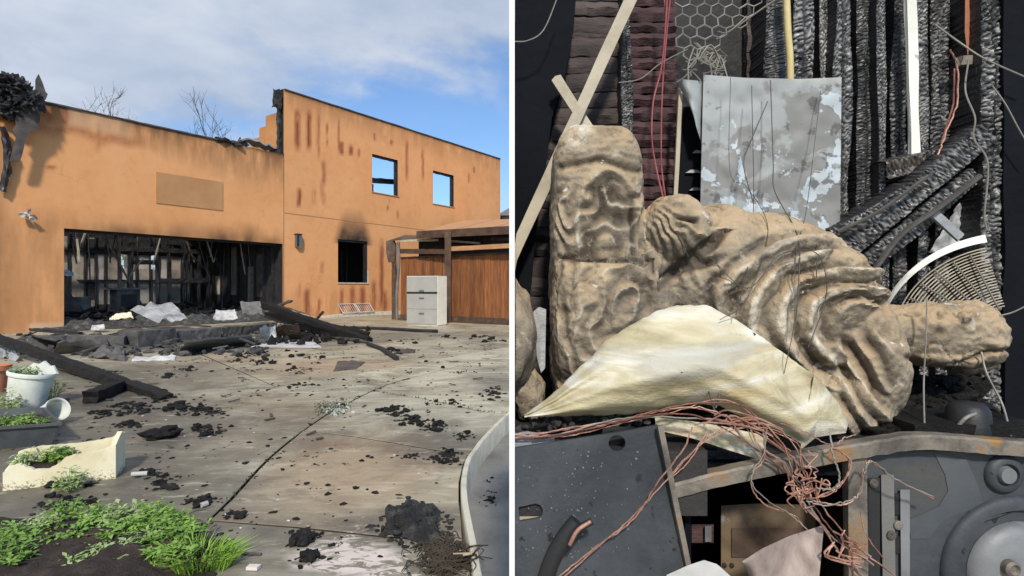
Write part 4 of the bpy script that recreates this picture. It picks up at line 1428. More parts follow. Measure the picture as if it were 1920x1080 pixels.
tag(small.build('charcoal_crumbs', M['charcoal']), 'fine black crumbs of charcoal over the whole yard', 'charcoal', kind='stuff')
pal = MB()
for k in range(40):
    q = G(rc.uniform(180, 860), 540 + 1102.5 / rc.uniform(2.2, 6))
    if q.x > -.33 and q.y < 4.9:
        continue
    rr = rc.uniform(.004, .010)
    pal.blob(q, (rr * 1.5, rr, rr * .5), 1, .3, flat=.002)
tag(pal.build('pale_chips', M['paint']), 'tiny pale chips of plaster scattered over the yard', 'chips', kind='stuff')

mix_ = MB()
for k in range(150):
    x, y = rc.uniform(150, 930), 540 + 1102.5 / rc.uniform(2.6, 13)
    q = G(x, y)
    if (q.x > -.33 and q.y < 4.9) or nz(q.x * .8, q.y * .8, 8) < -.1:
        continue
    a = rc.uniform(0, 3.14)
    L = rc.uniform(.02, .13)
    q.z = .008
    mix_.beam(q, q + Vector((L * math.cos(a), L * math.sin(a), rc.uniform(0, .015))), rc.uniform(.006, .03), rc.uniform(.003, .01), seg=2, rough=.004)
tag(mix_.build('splinter_litter', M['chestnut']), 'brown splinters of half-burnt wood over the yard', 'splinters', kind='stuff')
# bigger single pieces
mb = MB()
mb.blob(up(G(305, 822), .03), (.11, .07, .055), 3, .28, freq=1.8, flat=.003)
tag(mb.build('charred_slab', M['charcoal']), 'fist-sized charred slab lying alone left of the long joint', 'charcoal')
mb = MB()
for k in range(16):
    mb.blob(up(G(568 + rc.gauss(0, 9), 1012 + rc.gauss(0, 7)), .015), (.022, .018, .018), 2, .3, flat=.003)
tag(mb.build('charcoal_clump', M['charcoal']), 'clump of black cinders on the near slab right of the grass tuft', 'charcoal', kind='stuff')
mb = MB()
for k in range(9):
    mb.blob(up(G(579 + rc.gauss(0, 7), 1047 + rc.gauss(0, 2.5)), .012), (.018, .014, .016), 2, .3, flat=.003)
tag(mb.build('charcoal_clump', M['charcoal']), 'small clump of black cinders at the bottom beside the white paint', 'charcoal', kind='stuff')
# charred mat at the bottom right: a torn, cracked lump of roofing felt
mb = MB()
out = [(722, 955), (745, 950), (775, 945), (800, 948), (822, 955), (828, 975), (818, 985), (832, 1010), (845, 1025), (820, 1030), (790, 1022), (760, 1010), (735, 1004), (716, 1004), (726, 985), (722, 968)]
cx, cy = 775, 985
rings = 12
vs, fs = [], []
for k in range(rings + 1):
    f_ = k / rings
    for i in range(48):
        t_ = i / 48 * len(out)
        a, b = out[int(t_) % len(out)], out[(int(t_) + 1) % len(out)]
        u = t_ - int(t_)
        x, y = cx + (lerp(a[0], b[0], u) - cx) * f_, cy + (lerp(a[1], b[1], u) - cy) * f_
        q = G(x, y)
        h = (.036 * (1 - f_ ** 4) + .035 * nz(q.x * 14, q.y * 14) + .03 * abs(nz(q.x * 34, q.y * 34, 2))) if k < rings else 0
        vs.append(up(q, max(.004, h)))
for k in range(rings):
    for i in range(48):
        j = (i + 1) % 48
        fs.append((k * 48 + i, k * 48 + j, (k + 1) * 48 + j, (k + 1) * 48 + i))
mb.add(vs, fs)
for k in range(60):
    x, y = rc.gauss(778, 30), rc.gauss(984, 17)
    mb.blob(up(G(x, y), .03), (rc.uniform(.006, .035), rc.uniform(.006, .02), rc.uniform(.003, .012)), 1, .5)
for k in range(90):
    a = rc.uniform(0, 6.28)
    q = G(778 + 62 * math.cos(a) * rc.uniform(.85, 1.2), 986 + 36 * math.sin(a) * rc.uniform(.85, 1.25))
    mb.blob(up(q, .004), (rc.uniform(.004, .016), rc.uniform(.004, .012), rc.uniform(.003, .008)), 1, .45, flat=.002)
tag(mb.build('charred_mat', M['charmat']), 'thick charred mat of debris on the concrete beside the kerb', 'charred debris')
mb = MB()
for k in range(260):
    x, y = rc.gauss(835, 22), rc.gauss(1050, 18)
    if x > 895:
        continue
    q = G(x, min(y, 1085))
    a = rc.uniform(0, 6.28)
    L = rc.uniform(.02, .09)
    mb.tube(spline([up(q, rc.uniform(.0, .02)), up(q, .03) + Vector((math.cos(a), math.sin(a), 0)) * L * .5, up(q, rc.uniform(.0, .03)) + Vector((math.cos(a + .6), math.sin(a + .6), 0)) * L], 3), rc.uniform(.0012, .003), 4)
for k in range(60):
    q = G(rc.gauss(835, 20), min(1085, rc.gauss(1050, 16)))
    mb.blob(q, (rc.uniform(.01, .03), .015, .015), 1, .4, flat=.002)
tag(mb.build('burnt_straw', M['straw']), 'tangle of burnt straw and twigs below the charred mat', 'straw', kind='stuff')
mb = MB()
mb.tube(spline([up(G(868, 1066), .05), up(G(884, 1062), .05), up(G(892, 1052), .05)], 4), .004, 6)
mb.tube([up(G(884, 1062), .05), up(G(850, 1058), .04)], .003, 6)
tag(mb.build('pale_twig', M['palewood']), 'pale forked twig lying across the kerb at the bottom', 'twig')

# white cap, paper and pipe bits
for (x, y, L, a, lb) in ((262, 893, .08, .2, 'short white plastic tube among charcoal right of the foam box'), (383, 951, .03, 1.0, 'tiny white plug in the charcoal near the long joint')):
    q = up(G(x, y), .014)
    mb = MB()
    mb.tube([q - Vector((math.cos(a), math.sin(a), 0)) * L / 2, q + Vector((math.cos(a), math.sin(a), 0)) * L / 2], .013, 10)
    tag(mb.build('white_tube', M['white'], smooth=True), lb, 'tube')
mb = MB()
q = G(475, 1068)
mb.prism([(-.022, -.012), (.02, -.014), (.024, .012), (-.02, .014)], .003, .015, lambda a, b, z: q + Vector((a, b, z)))
tag(mb.build('paper_scrap', M['paint']), 'pale square scrap on the concrete right of the grass tuft', 'scrap')
mb = MB()
mb.tube(spline([up(G(428, 1031), .006), up(G(445, 1038), .006), up(G(468, 1041), .006), up(G(490, 1042), .006)], 4), .006, 6)
tag(mb.build('dark_stick', M['bark']), 'thin dark stick lying right of the grass tuft', 'stick')

# ------------------------------------------------------------------ planters and plants at the left
# foam box with its front wall broken down
fo0, fo1 = G(5, 921), G(217, 897)
ex = (fo1 - fo0)
FL = ex.length
ex.normalize()
ey = Vector((-ex.y, ex.x, 0))
fb = thing('foam_box', (fo0 + fo1) / 2 + ey * .11, 'broken cream foam box used as a planter at lower left', 'planter')
fmp = lambda a, b, y: fo0 + ex * a + Vector((0, 0, b)) + ey * y
FH = .205
def jagged(pts, amp=.003):
    res = []
    for (x0, y0), (x1, y1) in zip(pts, pts[1:]):
        for k in range(5):
            t_ = k / 5
            res.append((lerp(x0, x1, t_), lerp(y0, y1, t_) + (random.uniform(-amp, amp) if k else 0)))
    return res + [pts[-1]]
mb = MB()
top = jagged([(0, .095), (.03, .118), (.06, .132), (.09, .118), (.13, .092), (.19, .088), (.23, .112), (.26, .142), (.30, .150), (.34, .148), (.42, .162), (FL, .185)])
mb.prism([(0, 0), (FL, 0)] + top[::-1], 0, .025, fmp)
mb.build('front_wall', M['foam'], fb)
mb = MB()
topb = jagged([(0, .15), (.10, .17), (.20, .165), (.34, .17), (.42, .18), (.455, .2), (FL, .205)])
mb.prism([(0, 0), (FL, 0)] + topb[::-1], .195, .22, fmp)
mb.build('back_wall', M['foam'], fb)
mb = MB()
mb.prism([(.0255, 0), (.1945, 0), (.1945, .205), (.16, .225), (.10, .212), (.0255, .19)], 0, .025, lambda a, b, y: fmp(FL - y, b, a))
mb.build('end_wall', M['foam'], fb)
mb = MB()
mb.prism([(.0255, 0), (.1945, 0), (.1945, .14), (.0255, .10)], 0, .025, lambda a, b, y: fmp(y, b, a))
mb.build('end_wall', M['foam'], fb)
MB().prism([(.026, .02), (FL - .026, .02), (FL - .026, .10), (.026, .10)], .026, .194, fmp).build('soil', M['soil'], fb)


def plant(name, base, n, rad, h, leafL, leafW, mat_, label, seed, cat='plant', stems=True, group=None):
    rp = random.Random(seed)
    base = Vector(base)
    t_ = thing(name, base, label, cat, group)
    sm, lf = MB(), MB()
    random.seed(seed)
    for k in range(n):
        a = rp.uniform(0, 6.28)
        rr = rad * math.sqrt(rp.random())
        hh = h * rp.uniform(.45, 1.0) * (1 - .45 * (rr / rad) ** 2)
        tip = base + Vector((math.cos(a) * rr, math.sin(a) * rr, hh))
        b0 = base + Vector((math.cos(a) * rr * .35, math.sin(a) * rr * .35, 0))
        sm.tube(spline([b0, b0.lerp(tip, .5) + Vector((0, 0, hh * .12)), tip], 3), .0016, 4, .0008)
        ls = rp.choice((.55, .8, 1.0, 1.35))
        for j in range(rp.choice((6, 8, 10))):
            t0 = rp.uniform(.3, 1.05)
            q = b0.lerp(tip, t0) + Vector((0, 0, .06 * hh))
            b = rp.uniform(0, 6.28)
            lf.leaf(q, (math.cos(b), math.sin(b), rp.uniform(-.2, .8)), ls * leafL * rp.uniform(.5, 1.15), ls * leafW * rp.uniform(.6, 1.2), .25)
    sm.build('stems', M[mat_], t_)
    lf.build('leaves', M[mat_], t_)
    return t_


plant('weed', fmp(.2, .10, .11), 46, .085, .09, .035, .014, 'leaf', 'green weeds growing inside the broken foam box', 3)
plant('weed', fmp(.06, .10, .10), 18, .06, .075, .05, .010, 'leafpale', 'pale leafy weed at the left end of the foam box', 4)
plant('weed', G(133, 920), 26, .085, .13, .04, .018, 'leafpale', 'pale green weed growing in front of the foam box', 5)

# dark grey plastic tray
tr0 = G(-60, 846)
mb = MB()
ta, tb, tc, td = G(-90, 852), G(112, 836), G(82, 803), G(-90, 812)
def ring(k, z):
    c = (ta + tb + tc + td) / 4
    return [c + (p - c) * k + Vector((0, 0, z)) for p in (ta, tb, tc, td)]
tray = thing('plant_tray', (ta + tb + tc + td) / 4, 'dark grey plastic trough of seedlings behind the foam box', 'planter')
def shell(mb, r):
    vs = [p for q in r for p in q]
    fs = []
    for i in range(len(r) - 1):
        for j in range(4):
            fs.append((i * 4 + j, i * 4 + (j + 1) % 4, (i + 1) * 4 + (j + 1) % 4, (i + 1) * 4 + j))
    mb.add(vs, fs)
shell(mb, [ring(.86, .002), ring(.98, .135), ring(1.04, .138), ring(1.04, .155), ring(.97, .155), ring(.9, .05)])
mb.build('shell', M['traygrey'], tray)
mb = MB()
r_ = ring(.93, .11)
mb.add(r_, [(0, 1, 2, 3)])
mb.build('soil', M['soil'], tray)
plant('seedlings', (ta + tb + tc + td) / 4 + Vector((.02, -.05, .11)), 55, .22, .07, .045, .014, 'leaf', 'bright green seedlings in the dark grey trough', 6)
plant('seedlings', (ta + tb + tc + td) / 4 + Vector((.25, .0, .11)), 16, .08, .05, .04, .012, 'leaf', 'small green seedlings at the right end of the trough', 8)

# white tubs
tub = thing('white_tub', G(48, 765), 'large white weathered plastic tub with plants, behind the grey trough', 'planter')
q = G(48, 762)
mb = MB()
mb.lathe([(0, .01), (.135, 0), (.142, .05), (.158, .27), (.172, .275), (.177, .30), (.17, .312), (.158, .305), (.15, .27), (.13, .22)], q, 28, (.16, .05, 1))
mb.build('shell', M['whiteplastic'], tub, smooth=True)
mb = MB()
mb.prism([(-.14, .26), (-.11, .33), (-.06, .37), (-.01, .36), (.04, .39), (.09, .34), (.12, .35), (.16, .27)], .10, .12, lambda a, b, y: q + Vector((a + .04, y, b)))
mb.build('back_lip', M['whiteplastic'], tub)
mb = MB()
mb.lathe([(0, .25), (.15, .25)], q, 20, (.12, .05, 1))
mb.build('soil', M['soil'], tub)
plant('weed', q + Vector((-.04, 0, .27)), 22, .14, .10, .05, .018, 'leafpale', 'trailing pale weed in the large white tub', 12)
plant('weed', G(15, 776), 30, .14, .20, .06, .02, 'leafpale', 'leafy weed in front of the white tub at the left edge', 13)
plant('weed', G(97, 748), 26, .12, .26, .06, .022, 'leaf', 'green weed growing right of the large white tub', 14)
sp_ = thing('white_pot', G(92, 795), 'small white plastic pot tipped on its side by the trough', 'pot')
q = up(G(92, 795), .085)
mb = MB()
mb.lathe([(0, -.09), (.06, -.09), (.068, -.06), (.082, .08), (.09, .085), (.09, .105), (.078, .10), (.072, .05), (.055, -.07), (0, -.075)], q, 24, (.85, -.25, .35))
mb.build('shell', M['whiteplastic'], sp_, smooth=True)
mb = MB()
q = G(-12, 735)
mb.lathe([(0, 0), (.10, 0), (.13, .22), (.145, .22), (.145, .27), (.13, .27), (.12, .2), (0, .2)], q, 22)
tag(mb.build('terracotta_pot', M['terracotta'], smooth=True), 'terracotta pot just showing at the left edge beside the white tub', 'pot')
mb = MB()
for k in range(3):
    qa = up(G(100 + k * 11, 757 + k * 2), .03)
    mb.box(tuple(qa + Vector((-.04, -.03, -.03))), tuple(qa + Vector((.015, .03, .02 + .01 * k))))
tag(mb.build('broken_brick', M['rustsheet']), 'small broken brick bits behind the tipped white pot', 'brick')

# planting bed at the bottom left
bed = MB()
nx, ny = 60, 40
for j in range(ny + 1):
    for i in range(nx + 1):
        x, y = lerp(-3.3, -1.08, i / nx), lerp(1.75, 2.6, j / ny)
        q = Vector((x, y, 0))
        d = min((x + 3.4) / .5, (-1.12 - x) / .3, (2.55 - .42 * max(0, (x + 1.7)) - y) / .22) + .35 * nz(x * 5, y * 5)
        h = min(.06, max(-.01, .07 * d)) + .02 * nz(x * 11, y * 11) + .012 * nz(x * 30, y * 30, 5)
        bed.v.append(Vector((x, y, h if d > 0 else -.03)))
W = nx + 1
bed.f = [[j * W + i, j * W + i + 1, (j + 1) * W + i + 1, (j + 1) * W + i] for j in range(ny) for i in range(nx)]
tag(bed.build('soil_bed', M['soil'], center=False), kind='structure')
mt = ['leaf', 'leafpale', 'leaf', 'leaf']
rp = random.Random(41)
spots = [(70, 1010, .10, .10, 'leafpale'), (125, 985, .09, .14, 'leaf'), (160, 1020, .10, .12, 'leaf'), (205, 1000, .10, .15, 'leafpale'), (235, 1015, .11, .14, 'leaf'), (270, 1010, .10, .13, 'leaf'), (305, 1015, .10, .14, 'leaf'), (330, 1030, .09, .12, 'leaf'),
         (255, 1045, .09, .09, 'leafpale'), (200, 1055, .07, .06, 'leafpale'), (170, 1060, .06, .07, 'leafpale'), (100, 1040, .08, .08, 'leaf'), (60, 1060, .08, .07, 'leafpale'), (10, 1040, .11, .16, 'leaf'), (0, 1075, .12, .16, 'leaf'), (25, 1078, .08, .12, 'leaf'), (300, 1065, .07, .09, 'leaf'), (225, 1075, .06, .05, 'leafpale'), (340, 1060, .08, .10, 'leaf'), (285, 990, .09, .15, 'leaf'), (240, 995, .09, .16, 'leafpale'), (330, 1000, .08, .14, 'leaf'), (360, 1015, .07, .12, 'leaf'), (180, 990, .08, .14, 'leaf'), (215, 1035, .08, .10, 'leaf'), (280, 1040, .08, .10, 'leaf'), (90, 1015, .09, .11, 'leaf'), (130, 1075, .06, .05, 'leafpale')]
for k, (x, y, r, h, mm) in enumerate(spots):
    q = G(x, y)
    q.z = .03
    plant('weed', q, 34, r, h * .62, .032, .013, mm, 'low %s leafy weed in the soil bed at the bottom left corner' % ('pale green' if mm == 'leafpale' else 'bright green'), 100 + k, group='weeds of the soil bed, %s' % ('pale' if mm == 'leafpale' else 'bright'))
mb = MB()
for k in range(260):
    q = G(rp.uniform(60, 400), rp.uniform(985, 1085))
    q.z = .045
    a = rp.uniform(0, 6.28)
    L = rp.uniform(.02, .09)
    e = q + Vector((math.cos(a) * L, math.sin(a) * L, rp.uniform(-.005, .02)))
    mb.tube([q, q.lerp(e, .5) + Vector((0, 0, .006)), e], rp.uniform(.0008, .002), 4)
for k in range(120):
    q = G(rp.uniform(60, 400), rp.uniform(985, 1085))
    q.z = .05
    mb.blob(q, (rp.uniform(.004, .014), .007, .006), 1, .4)
tag(mb.build('dry_litter', M['straw']), 'dry stems and crumbs of earth on the soil bed', 'litter', kind='stuff')
gt = thing('grass_tuft', up(G(385, 1060), 0), 'bright green grass tuft at the right end of the soil bed', 'grass')
mb = MB()
q = G(375, 1062)
for k in range(420):
    a = rp.uniform(0, 6.28)
    rr = .10 * math.sqrt(rp.random())
    b0 = q + Vector((math.cos(a) * rr * 1.2, math.sin(a) * rr * .8, 0))
    L = rp.uniform(.05, .135)
    d = Vector((math.cos(a) * rp.uniform(.2, 1.0), math.sin(a) * rp.uniform(.2, 1.0), 1.1)).normalized()
    s = d.cross(Vector((rp.uniform(-1, 1), rp.uniform(-1, 1), .1))).normalized() * .0022
    m1 = b0 + d * L * .55
    tp = b0 + d * L + Vector((math.cos(a), math.sin(a), -.7)) * L * .28
    mb.add([b0 - s, b0 + s, m1 + s, m1 - s, tp], [(0, 1, 2, 3), (3, 2, 4)])
mb.build('blades', M['grass'], gt)
# weeds and moss in the joints
wj = thing('joint_weeds', G(622, 768), 'pale scrubby weeds and grit growing in the curved joint of the yard', 'weed')
mb = MB()
for k in range(240):
    q = G(rp.gauss(622, 17), rp.gauss(767, 6))
    mb.leaf(up(q, rp.uniform(0, .03)), (rp.uniform(-1, 1), rp.uniform(-1, 1), rp.uniform(0, 1)), .03, .012)
mb.build('leaves', M['leafdark'], wj)
mb = MB()
for k in range(90):
    mb.blob(up(G(rp.gauss(632, 12), rp.gauss(768, 5)), .006), (.014, .011, .011), 1, .3)
mb.build('grit', M['gravel'], wj)
mb = MB()
for k in range(420):
    i = rp.uniform(8, len(Cs) - 12)
    a, b = Cs[int(i)], Cs[int(i) + 1]
    u = i - int(i)
    if nz(i * .8) < -.05:
        continue
    q = Vector((lerp(a[0], b[0], u) + rp.gauss(0, .012), lerp(a[1], b[1], u), -.004))
    mb.leaf(q, (rp.uniform(-1, 1), rp.uniform(-1, 1), rp.uniform(.1, .8)), rp.uniform(.012, .03), .007)
for k in range(160):
    i = rp.uniform(0, len(j4) - 1.001)
    a, b = j4[int(i)], j4[int(i) + 1]
    u = i - int(i)
    q = Vector((lerp(a[0], b[0], u) + rp.gauss(0, .015), lerp(a[1], b[1], u) + rp.gauss(0, .015), -.004))
    mb.leaf(q, (rp.uniform(-1, 1), rp.uniform(-1, 1), rp.uniform(.1, .8)), rp.uniform(.02, .05), .010)
tag(mb.build('joint_moss', M['leafdark']), 'dark moss and tiny weeds along the slab joints', 'moss', kind='stuff')

# =================================================================== the burnt corner on the right
T = P
M['tarred'] = mat('burnt_lining', [(0.25, (0.022, 0.018, 0.019)), (0.5, (0.07, 0.055, 0.052)), (0.7, (0.12, 0.095, 0.085)), (0.88, (0.22, 0.18, 0.16))], 6, 0.85, bump=0.6, dist=0.01, stretch=(1, 1, 3.0))
M['redlining'] = mat('burnt_red_lining', [(0.25, (0.025, 0.014, 0.016)), (0.5, (0.07, 0.036, 0.038)), (0.8, (0.14, 0.07, 0.066))], 7, 0.8, bump=0.6, dist=0.01, stretch=(1, 1, 3.0))
M['navy'] = mat('blue_black_board', [(0.3, (0.002, 0.0026, 0.004)), (0.7, (0.006, 0.0075, 0.011))], 4, 0.85, bump=0.5, spec=0.15)
M['ivory'] = mat('white_strip_paint', [(0.25, (0.62, 0.62, 0.52)), (0.6, (0.82, 0.82, 0.74)), (0.85, (0.86, 0.86, 0.80))], 8, 0.6, bump=0.2)
M['yellowstrip'] = mat('yellow_strip', [(0.25, (0.46, 0.36, 0.14)), (0.6, (0.66, 0.55, 0.27)), (0.85, (0.74, 0.66, 0.42))], 8, 0.6, bump=0.2)
M['lath'] = mat('pale_lath', [(0.25, (0.30, 0.26, 0.19)), (0.55, (0.50, 0.44, 0.33)), (0.85, (0.60, 0.55, 0.45))], 9, 0.8, bump=0.3, speck=(40, 0.68, (0.10, 0.08, 0.06)))
M['orangetin'] = mat('scorched_orange_tin', [(0.3, (0.30, 0.11, 0.055)), (0.6, (0.44, 0.18, 0.10)), (0.85, (0.5, 0.24, 0.14))], 6, 0.6, 0.1, bump=0.3)
M['netwire'] = mat('dull_wire', [(0.3, (0.16, 0.145, 0.125)), (0.7, (0.34, 0.32, 0.28))], 20, 0.6, 0.3, bump=0.1)
M['redwire'] = mat('red_wire', [(0.3, (0.22, 0.035, 0.04)), (0.7, (0.40, 0.12, 0.12))], 20, 0.6, bump=0.1)
M['darkwire'] = mat('burnt_wire', [(0.3, (0.045, 0.04, 0.035)), (0.7, (0.11, 0.10, 0.09))], 20, 0.6, 0.2, bump=0.1)
M['copper'] = mat('dull_copper', [(0.25, (0.13, 0.06, 0.045)), (0.45, (0.38, 0.19, 0.14)), (0.62, (0.56, 0.34, 0.26)), (0.85, (0.66, 0.52, 0.44))], 34, 0.5, 0.45, bump=0.3)
M['redcopper'] = mat('dark_copper', [(0.25, (0.07, 0.03, 0.025)), (0.5, (0.22, 0.09, 0.065)), (0.8, (0.42, 0.20, 0.15))], 34, 0.5, 0.4, bump=0.3)
M['galv'] = mat('rusting_steel', [(0.22, (0.035, 0.03, 0.026)), (0.42, (0.12, 0.105, 0.088)), (0.56, (0.24, 0.21, 0.17)), (0.66, (0.30, 0.17, 0.075)), (0.8, (0.42, 0.38, 0.32))], 14, 0.6, 0.3, bump=0.3, speck=(12, 0.68, (0.34, 0.19, 0.06)))
M['bluegrey'] = mat('burnt_blue_grey_enamel', [(0.22, (0.016, 0.018, 0.021)), (0.42, (0.036, 0.041, 0.047)), (0.58, (0.060, 0.066, 0.073)), (0.72, (0.075, 0.074, 0.070)), (0.88, (0.10, 0.088, 0.07))], 5.5, 0.45, 0.1, bump=0.3, speck=(38, 0.64, (0.018, 0.018, 0.019)), detail=9, nrough=0.66, rough2=0.75)
M['patchgrey'] = mat('scoured_enamel', [(0.25, (0.05, 0.057, 0.064)), (0.6, (0.085, 0.093, 0.10)), (0.85, (0.12, 0.125, 0.13))], 9, 0.55, 0.1, bump=0.15)
M['paledoor'] = mat('pale_grey_enamel', [(0.22, (0.08, 0.083, 0.086)), (0.5, (0.19, 0.195, 0.20)), (0.8, (0.28, 0.285, 0.285))], 9, 0.5, 0.1, bump=0.15)
M['browntin'] = mat('heat_stained_tin', [(0.25, (0.05, 0.042, 0.034)), (0.5, (0.15, 0.11, 0.07)), (0.75, (0.26, 0.18, 0.10))], 6, 0.6, 0.2, bump=0.3, speck=(18, 0.6, (0.24, 0.25, 0.22)))
M['cloth'] = mat('scorched_cloth', [(0.25, (0.30, 0.22, 0.20)), (0.55, (0.46, 0.38, 0.34)), (0.85, (0.58, 0.54, 0.50))], 7, 0.9, bump=0.4, stretch=(3, 1, 1))
M['drop'] = mat('water_drop', [(0.3, (0.10, 0.11, 0.12)), (0.7, (0.2, 0.21, 0.22))], 30, 0.1, 0.0, bump=0.0, spec=0.9)
# cream sheet with yellow and white bands of scorched enamel
m_, t = new_mat('scorched_cream_enamel')
c = ocoord(t, False)
cs = t.vm('MULTIPLY', c, (2.0, 1, 9.0))
base = t.ramp(t.noise(cs, 2.2, 6, 0.55, 0.8), [(0.25, (0.27, 0.22, 0.13)), (0.40, (0.46, 0.40, 0.245)), (0.50, (0.57, 0.51, 0.345)), (0.62, (0.74, 0.72, 0.63)), (0.75, (0.55, 0.49, 0.33))])
base = t.mix(t.m('MULTIPLY', t.ss(t.noise(cs, 1.3, 5, 0.6, 0.4), 0.50, 0.66), 0.7), base, (0.46, 0.31, 0.10))
base = t.mix(t.m('MULTIPLY', t.ss(t.noise(t.vm('ADD', cs, (5, 5, 5)), 1.7, 5), 0.58, 0.70), 0.55), base, (0.36, 0.36, 0.33))
base = t.mix(t.ss(t.noise(c, 42, 3, 0.6), 0.72, 0.76), base, (0.05, 0.04, 0.035))
base = t.mix(t.m('MULTIPLY', t.ss(t.noise(t.vm('ADD', c, (3, 1, 6)), 8, 7, 0.7, 0.5), 0.55, 0.70), 0.55), base, (0.22, 0.17, 0.085))
base = t.mix(t.m('MULTIPLY', t.ss(t.noise(c, 26, 6, 0.7), 0.60, 0.70), 0.5), base, (0.30, 0.27, 0.2))
finish(t, base, 0.62, 0, t.m('ADD', t.noise(cs, 4, 6, 0.65), t.m('MULTIPLY', t.noise(c, 50, 5, 0.7), 0.5)), 0.5, 0.010, 0.3)
M['cream'] = m_
# hanging panel: grey paint flaking off pale blue board
m_, t = new_mat('flaking_panel_paint')
c = ocoord(t, False)
s_ = t.n('ShaderNodeSeparateXYZ', {'Vector': c})
base = t.ramp(t.noise(c, 5, 6), [(0.3, (0.27, 0.29, 0.29)), (0.7, (0.37, 0.39, 0.385))])
rgt = t.ss(s_.outputs[0], -0.05, 0.10)
low = t.m('SUBTRACT', 1.0, t.ss(s_.outputs[2], 0.10, 0.27))
msk = t.m('MAXIMUM', t.m('MULTIPLY', rgt, t.m('SUBTRACT', 1.0, t.ss(s_.outputs[2], 0.25, 0.32))), t.m('MULTIPLY', low, 0.8))
p1 = t.ss(t.m('ADD', t.noise(c, 12, 6, 0.55, 0.3), t.m('MULTIPLY', msk, 0.22)), 0.60, 0.66)
base = t.mix(t.m('MULTIPLY', p1, 0.8), base, (0.20, 0.195, 0.185))
p2 = t.ss(t.m('ADD', t.noise(t.vm('ADD', c, (3, 3, 3)), 17, 6, 0.55, 0.3), t.m('MULTIPLY', msk, 0.16)), 0.665, 0.685)
base = t.mix(p2, base, (0.47, 0.53, 0.56))
p3 = t.ss(t.m('ADD', t.noise(t.vm('ADD', c, (7, 1, 2)), 21, 6, 0.6, 0.3), t.m('MULTIPLY', msk, 0.10)), 0.65, 0.70)
base = t.mix(t.m('MULTIPLY', p3, 0.8), base, (0.10, 0.095, 0.092))
wy = t.m('MULTIPLY', t.ss(s_.outputs[2], 0.285, 0.33), t.ss(s_.outputs[0], -0.02, 0.10))
base = t.mix(t.m('MULTIPLY', wy, 0.8), base, (0.66, 0.62, 0.46))
finish(t, base, 0.6, 0.0, t.m('ADD', t.m('MULTIPLY', p1, -0.3), t.m('ADD', t.m('MULTIPLY', p2, -0.4), t.noise(c, 30, 5))), 0.3, 0.004, 0.35)
M['flaky'] = m_
# dust and plaster of the statue: cav = hollows, darkened as soot and crease shade
m_, t = new_mat('dusty_plaster')
c = ocoord(t, False)
base = t.ramp(t.noise(c, 9, 7, 0.62), [(0.25, (0.25, 0.20, 0.138)), (0.5, (0.40, 0.33, 0.235)), (0.75, (0.53, 0.45, 0.335))])
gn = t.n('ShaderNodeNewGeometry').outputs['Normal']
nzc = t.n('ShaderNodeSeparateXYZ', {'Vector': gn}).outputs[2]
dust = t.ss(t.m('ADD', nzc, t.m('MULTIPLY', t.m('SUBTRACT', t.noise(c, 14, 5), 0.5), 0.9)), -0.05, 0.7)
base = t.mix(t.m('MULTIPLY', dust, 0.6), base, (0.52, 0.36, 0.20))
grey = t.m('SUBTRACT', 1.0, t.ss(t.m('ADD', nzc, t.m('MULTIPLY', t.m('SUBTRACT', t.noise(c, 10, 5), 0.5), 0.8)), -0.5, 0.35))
base = t.mix(t.m('MULTIPLY', grey, 0.85), base, (0.135, 0.113, 0.085))  # faces turned down painted darker, as if in shade
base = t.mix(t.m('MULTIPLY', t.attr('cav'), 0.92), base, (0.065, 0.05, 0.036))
base = t.mix(t.m('MULTIPLY', t.attr('crest'), t.ss(t.noise(c, 17, 5, 0.6), 0.42, 0.60)), base, (0.76, 0.69, 0.55))  # crest = fold tops painted pale as highlights
wh = t.ss(t.noise(t.vm('ADD', c, (2, 5, 8)), 26, 4, 0.6, 0.6), 0.675, 0.70)
base = t.mix(wh, base, (0.66, 0.61, 0.52))
gp = t.ss(t.noise(t.vm('ADD', c, (9, 2, 4)), 5.5, 7, 0.65, 0.4), 0.50, 0.64)
base = t.mix(t.m('MULTIPLY', gp, 0.6), base, (0.16, 0.142, 0.118))
fs_ = t.ss(t.noise(t.vm('ADD', c, (1, 2, 9)), 45, 6, 0.7, 0.3), 0.55, 0.68)
base = t.mix(t.m('MULTIPLY', fs_, 0.55), base, (0.13, 0.10, 0.07))
ps = t.ss(t.noise(t.vm('ADD', c, (6, 2, 3)), 30, 6, 0.7, 0.5), 0.58, 0.66)
base = t.mix(t.m('MULTIPLY', ps, 0.5), base, (0.56, 0.50, 0.40))
finish(t, base, 0.9, 0, t.m('ADD', t.noise(c, 70, 6, 0.7), t.m('MULTIPLY', t.noise(c, 24, 5, 0.6), 1.3)), 0.75, 0.009, 0.2)
M['statue'] = m_
# white strip dividing yard and burnt corner, added as a board
M['dividerwhite'] = mat('white_divider', [(0.3, (0.82, 0.82, 0.81)), (0.7, (0.86, 0.86, 0.85))], 5, 0.7, bump=0.1)

mb = MB().box((-.0040, .84, 0), (.0040, 1.40, 1.84))
bp = mb.build('white_board', M['dividerwhite'])
tag(bp, 'tall thin white board added as the dividing strip between the yard and the burnt corner', 'board')

# ---- back wall of the corner
wallb = thing('charred_wall', Vector((.66, 1.33, 0)), 'charred stud wall with cracked black timbers behind the fallen statue', 'wall')
YW = 1.30
x1 = 1.55
MB().box((.006, YW + .03, 0), (x1, YW + .06, 1.84)).build('backing_sheet', M['soot'], wallb)


